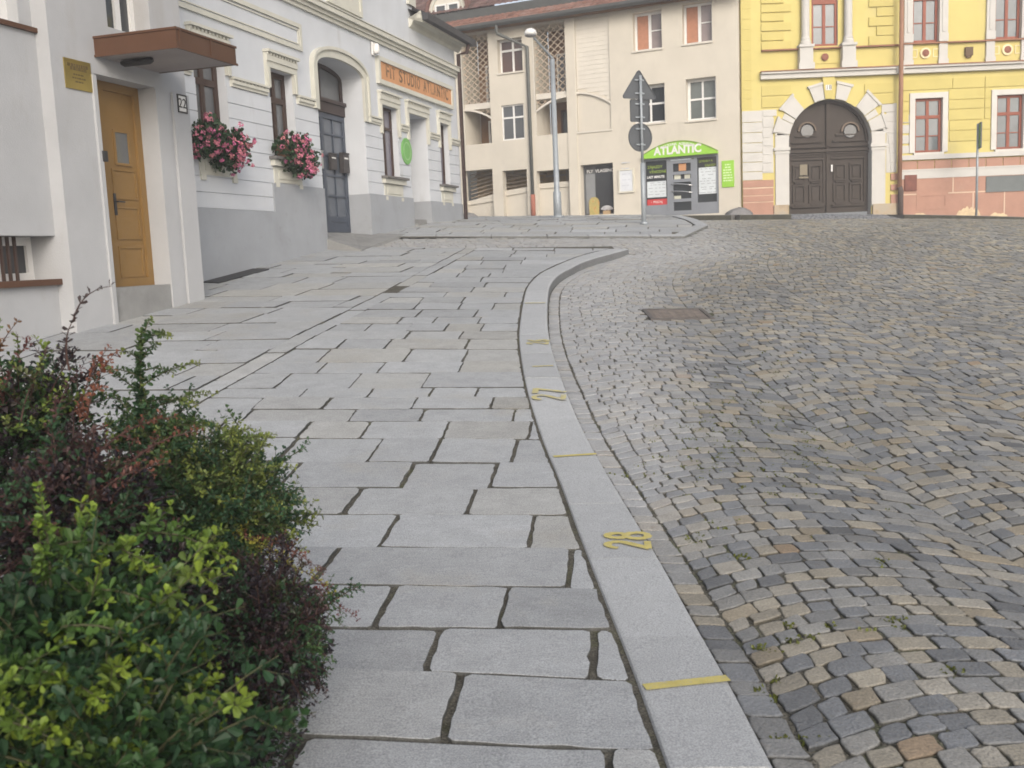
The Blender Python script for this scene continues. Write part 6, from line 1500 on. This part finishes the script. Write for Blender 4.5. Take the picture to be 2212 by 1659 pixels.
# flower boxes with geraniums
def flower_box(w, lab, ctr, rad, lobes):
    a, b, c = w[0], w[1], w[2]
    t = thing('flower_box', HOUSE.P((a+b)/2, c, .15), lab, 'flower box', 'geranium boxes on the window sills')
    mb = MB(); HOUSE.box(mb, a+.05, b-.02, c+.0, c+.17, .0, .2); HOUSE.box(mb, a+.03, b, c+.17, c+.2, -.01, .22); obj('trough', mb, M('terracotta_trough', (.26, .13, .08), .8, .15, 4), t)
    P, D, Nn, S, Cc = [], [], [], [], []; B = [[], [], [], [], []]
    cx_ = np.array(HOUSE.P(*ctr)); U3 = np.array([HOUSE.u, HOUSE.n, (0, 0, 1.)])
    wall0 = np.array(HOUSE.P(0, 0, 0))
    for ds_l, do_l, dz_l, kr, n_leaf, n_bl in lobes:
        lc = cx_+np.array([ds_l, do_l, dz_l])@U3; rl = np.array(rad)*np.array(kr)
        for i in range(n_leaf):
            v = rv(); v /= np.linalg.norm(v); k = random.uniform(.3, 1)**.6; lump = 1+.2*sin(6*v[0]+3*v[2])+.16*cos(8*v[2]-2*v[1])
            p = lc+(v*rl*k*lump)@U3; h_ = (p-wall0)@HOUSE.n
            if h_ < .04: p = p+HOUSE.n*(.05-h_)
            P.append(p); D.append(v@U3+rv(.6)); Nn.append(v@U3+rv(.5)); S.append(random.uniform(.045, .085)); g_ = random.uniform(.7, 1.25); Cc.append((.03*g_, .062*g_, .026*g_))
        for i in range(n_bl):
            v = rv(); v[1] = abs(v[1])*1.1; v /= np.linalg.norm(v); lump = 1+.2*sin(6*v[0]+3*v[2])+.16*cos(8*v[2]-2*v[1])
            p = lc+(v*rl*random.uniform(.9, 1.18)*lump)@U3
            if (p-wall0)@HOUSE.n < .05: continue
            g_ = random.uniform(.75, 1.2); warm = random.random(); br = random.uniform(.016, .03)
            for j in range(14):
                u = rv(); u /= np.linalg.norm(u); u = u+(v@U3)*.8; B[0].append(p+u*br); B[1].append(np.cross(u, rv())); B[2].append(u); B[3].append(random.uniform(.022, .04)); gg = g_*random.uniform(.8, 1.2); B[4].append((.58*gg, (.15+.07*warm)*gg, (.245+.07*(1-warm))*gg))
    leaves('foliage', P, D, Nn, S, Cc, m_leaf, t, 'round'); leaves('blossoms', *B, m_petal, t, 'round')
def ctr_of(px, py, o_): s_, z_ = HOUSE.sz(px, py, o_); return (s_, z_, o_)
flower_box(w1, 'large pink geranium box under the canopy side window of the grey house', ctr_of(468, 309, .23), (.46, .32, .34), [(-.12, -.04, .06, (.75, .8, .7), 800, 50), (.26, .05, -.05, (.62, .85, .75), 700, 62), (.2, .0, -.24, (.42, .6, .45), 220, 18), (-.42, -.06, -.05, (.3, .5, .45), 160, 10)])
flower_box(w2, 'smaller pink geranium box on the tall window sill left of the arched gate', ctr_of(633, 333, .2), (.42, .29, .31), [(-.08, -.02, .08, (.7, .8, .65), 620, 46), (.24, .04, -.08, (.6, .85, .8), 560, 52), (.1, .02, -.22, (.55, .7, .45), 220, 22), (.36, .0, .2, (.25, .4, .5), 90, 8)])

# grass and moss tufts between the cobbles
P, D, Nn, S, Cc = [], [], [], [], []
def tuft(x, y, n, s):
    z = float(zr(x, y))-.012
    for _ in range(n):
        P.append((x+random.gauss(0, .016), y+random.gauss(0, .016), z)); D.append((random.gauss(0, .7), random.gauss(0, .7), random.uniform(.5, 1.2))); Nn.append(rv()); S.append(s*random.uniform(.6, 1.3)); g_ = random.uniform(.7, 1.3); Cc.append((.10*g_, .115*g_, .022*g_))
near = [(2050, 1430), (1940, 1330), (1690, 1570), (1670, 1390), (1820, 1340), (1350, 1010), (1555, 1120), (1600, 1190), (1730, 1360), (1520, 1150), (1900, 1200), (1660, 1480)]
for x, y in near:
    p = at(x, y)
    for _ in range(3): tuft(p[0]+random.gauss(0, .05), p[1]+random.gauss(0, .05), 16, .022)
for k in range(420):
    px = random.gauss(1620, 120); py = random.gauss(915, 85)
    if py < 740 or px < 1330: continue
    p = at(px, py); tuft(p[0], p[1], 9, .018)
for k in range(160):
    y = random.uniform(3, 13); tuft(XI(y)-.02+random.gauss(0, .006), y, 0, .02)
tag(leaves('grass', P, D, Nn, S, Cc, m_leaf, None), kind='stuff')

# ================================================================== light hazy air
mb = MB(); mb.box(-156, 166, -66, 206, -4.5, 15)
hm = bpy.data.materials.new('hazy_air'); hm.use_nodes = True; hm.node_tree.nodes.clear()
ho_ = hm.node_tree.nodes.new('ShaderNodeOutputMaterial'); hv = hm.node_tree.nodes.new('ShaderNodeVolumePrincipled'); hv.inputs['Color'].default_value = (.97, .97, 1, 1); hv.inputs['Density'].default_value = .0032
hm.node_tree.links.new(hv.outputs[0], ho_.inputs['Volume']); tag(obj('haze', mb, hm), kind='stuff')

# ================================================================== light
SUN_EL, SUN_AZ = math.radians(27), math.radians(168)      # azimuth clockwise from +y: hazy low sun behind the camera to the right
sd = Vector((sin(SUN_AZ)*cos(SUN_EL), cos(SUN_AZ)*cos(SUN_EL), sin(SUN_EL)))
sl_ = bpy.data.lights.new('sun', 'SUN'); sl_.energy = .5; sl_.angle = math.radians(25); sl_.color = (1, .91, .80)
so_ = bpy.data.objects.new('sun', sl_); COL.objects.link(so_); so_.rotation_euler = sd.to_track_quat('Z', 'Y').to_euler()
w = bpy.data.worlds.new('World'); scn.world = w; w.use_nodes = True; nt = w.node_tree
sky = nt.nodes.new('ShaderNodeTexSky'); sky.sky_type = 'NISHITA'; sky.sun_disc = False; sky.sun_elevation = SUN_EL; sky.sun_rotation = SUN_AZ
sky.air_density = 1.0; sky.dust_density = 4.; sky.ozone_density = 1.
hs = nt.nodes.new('ShaderNodeHueSaturation'); hs.inputs['Saturation'].default_value = .5
nt.links.new(sky.outputs[0], hs.inputs['Color']); nt.links.new(hs.outputs[0], nt.nodes['Background'].inputs[0]); nt.nodes['Background'].inputs[1].default_value = .14
scn.view_settings.view_transform = 'Standard'; scn.view_settings.look = 'None'; scn.view_settings.exposure = .69; scn.view_settings.gamma = 1
scn.render.engine = 'CYCLES'; scn.cycles.max_bounces = 6; scn.cycles.diffuse_bounces = 3; scn.cycles.glossy_bounces = 3; scn.cycles.use_denoising = True
scn.cycles.filter_width = 1.7
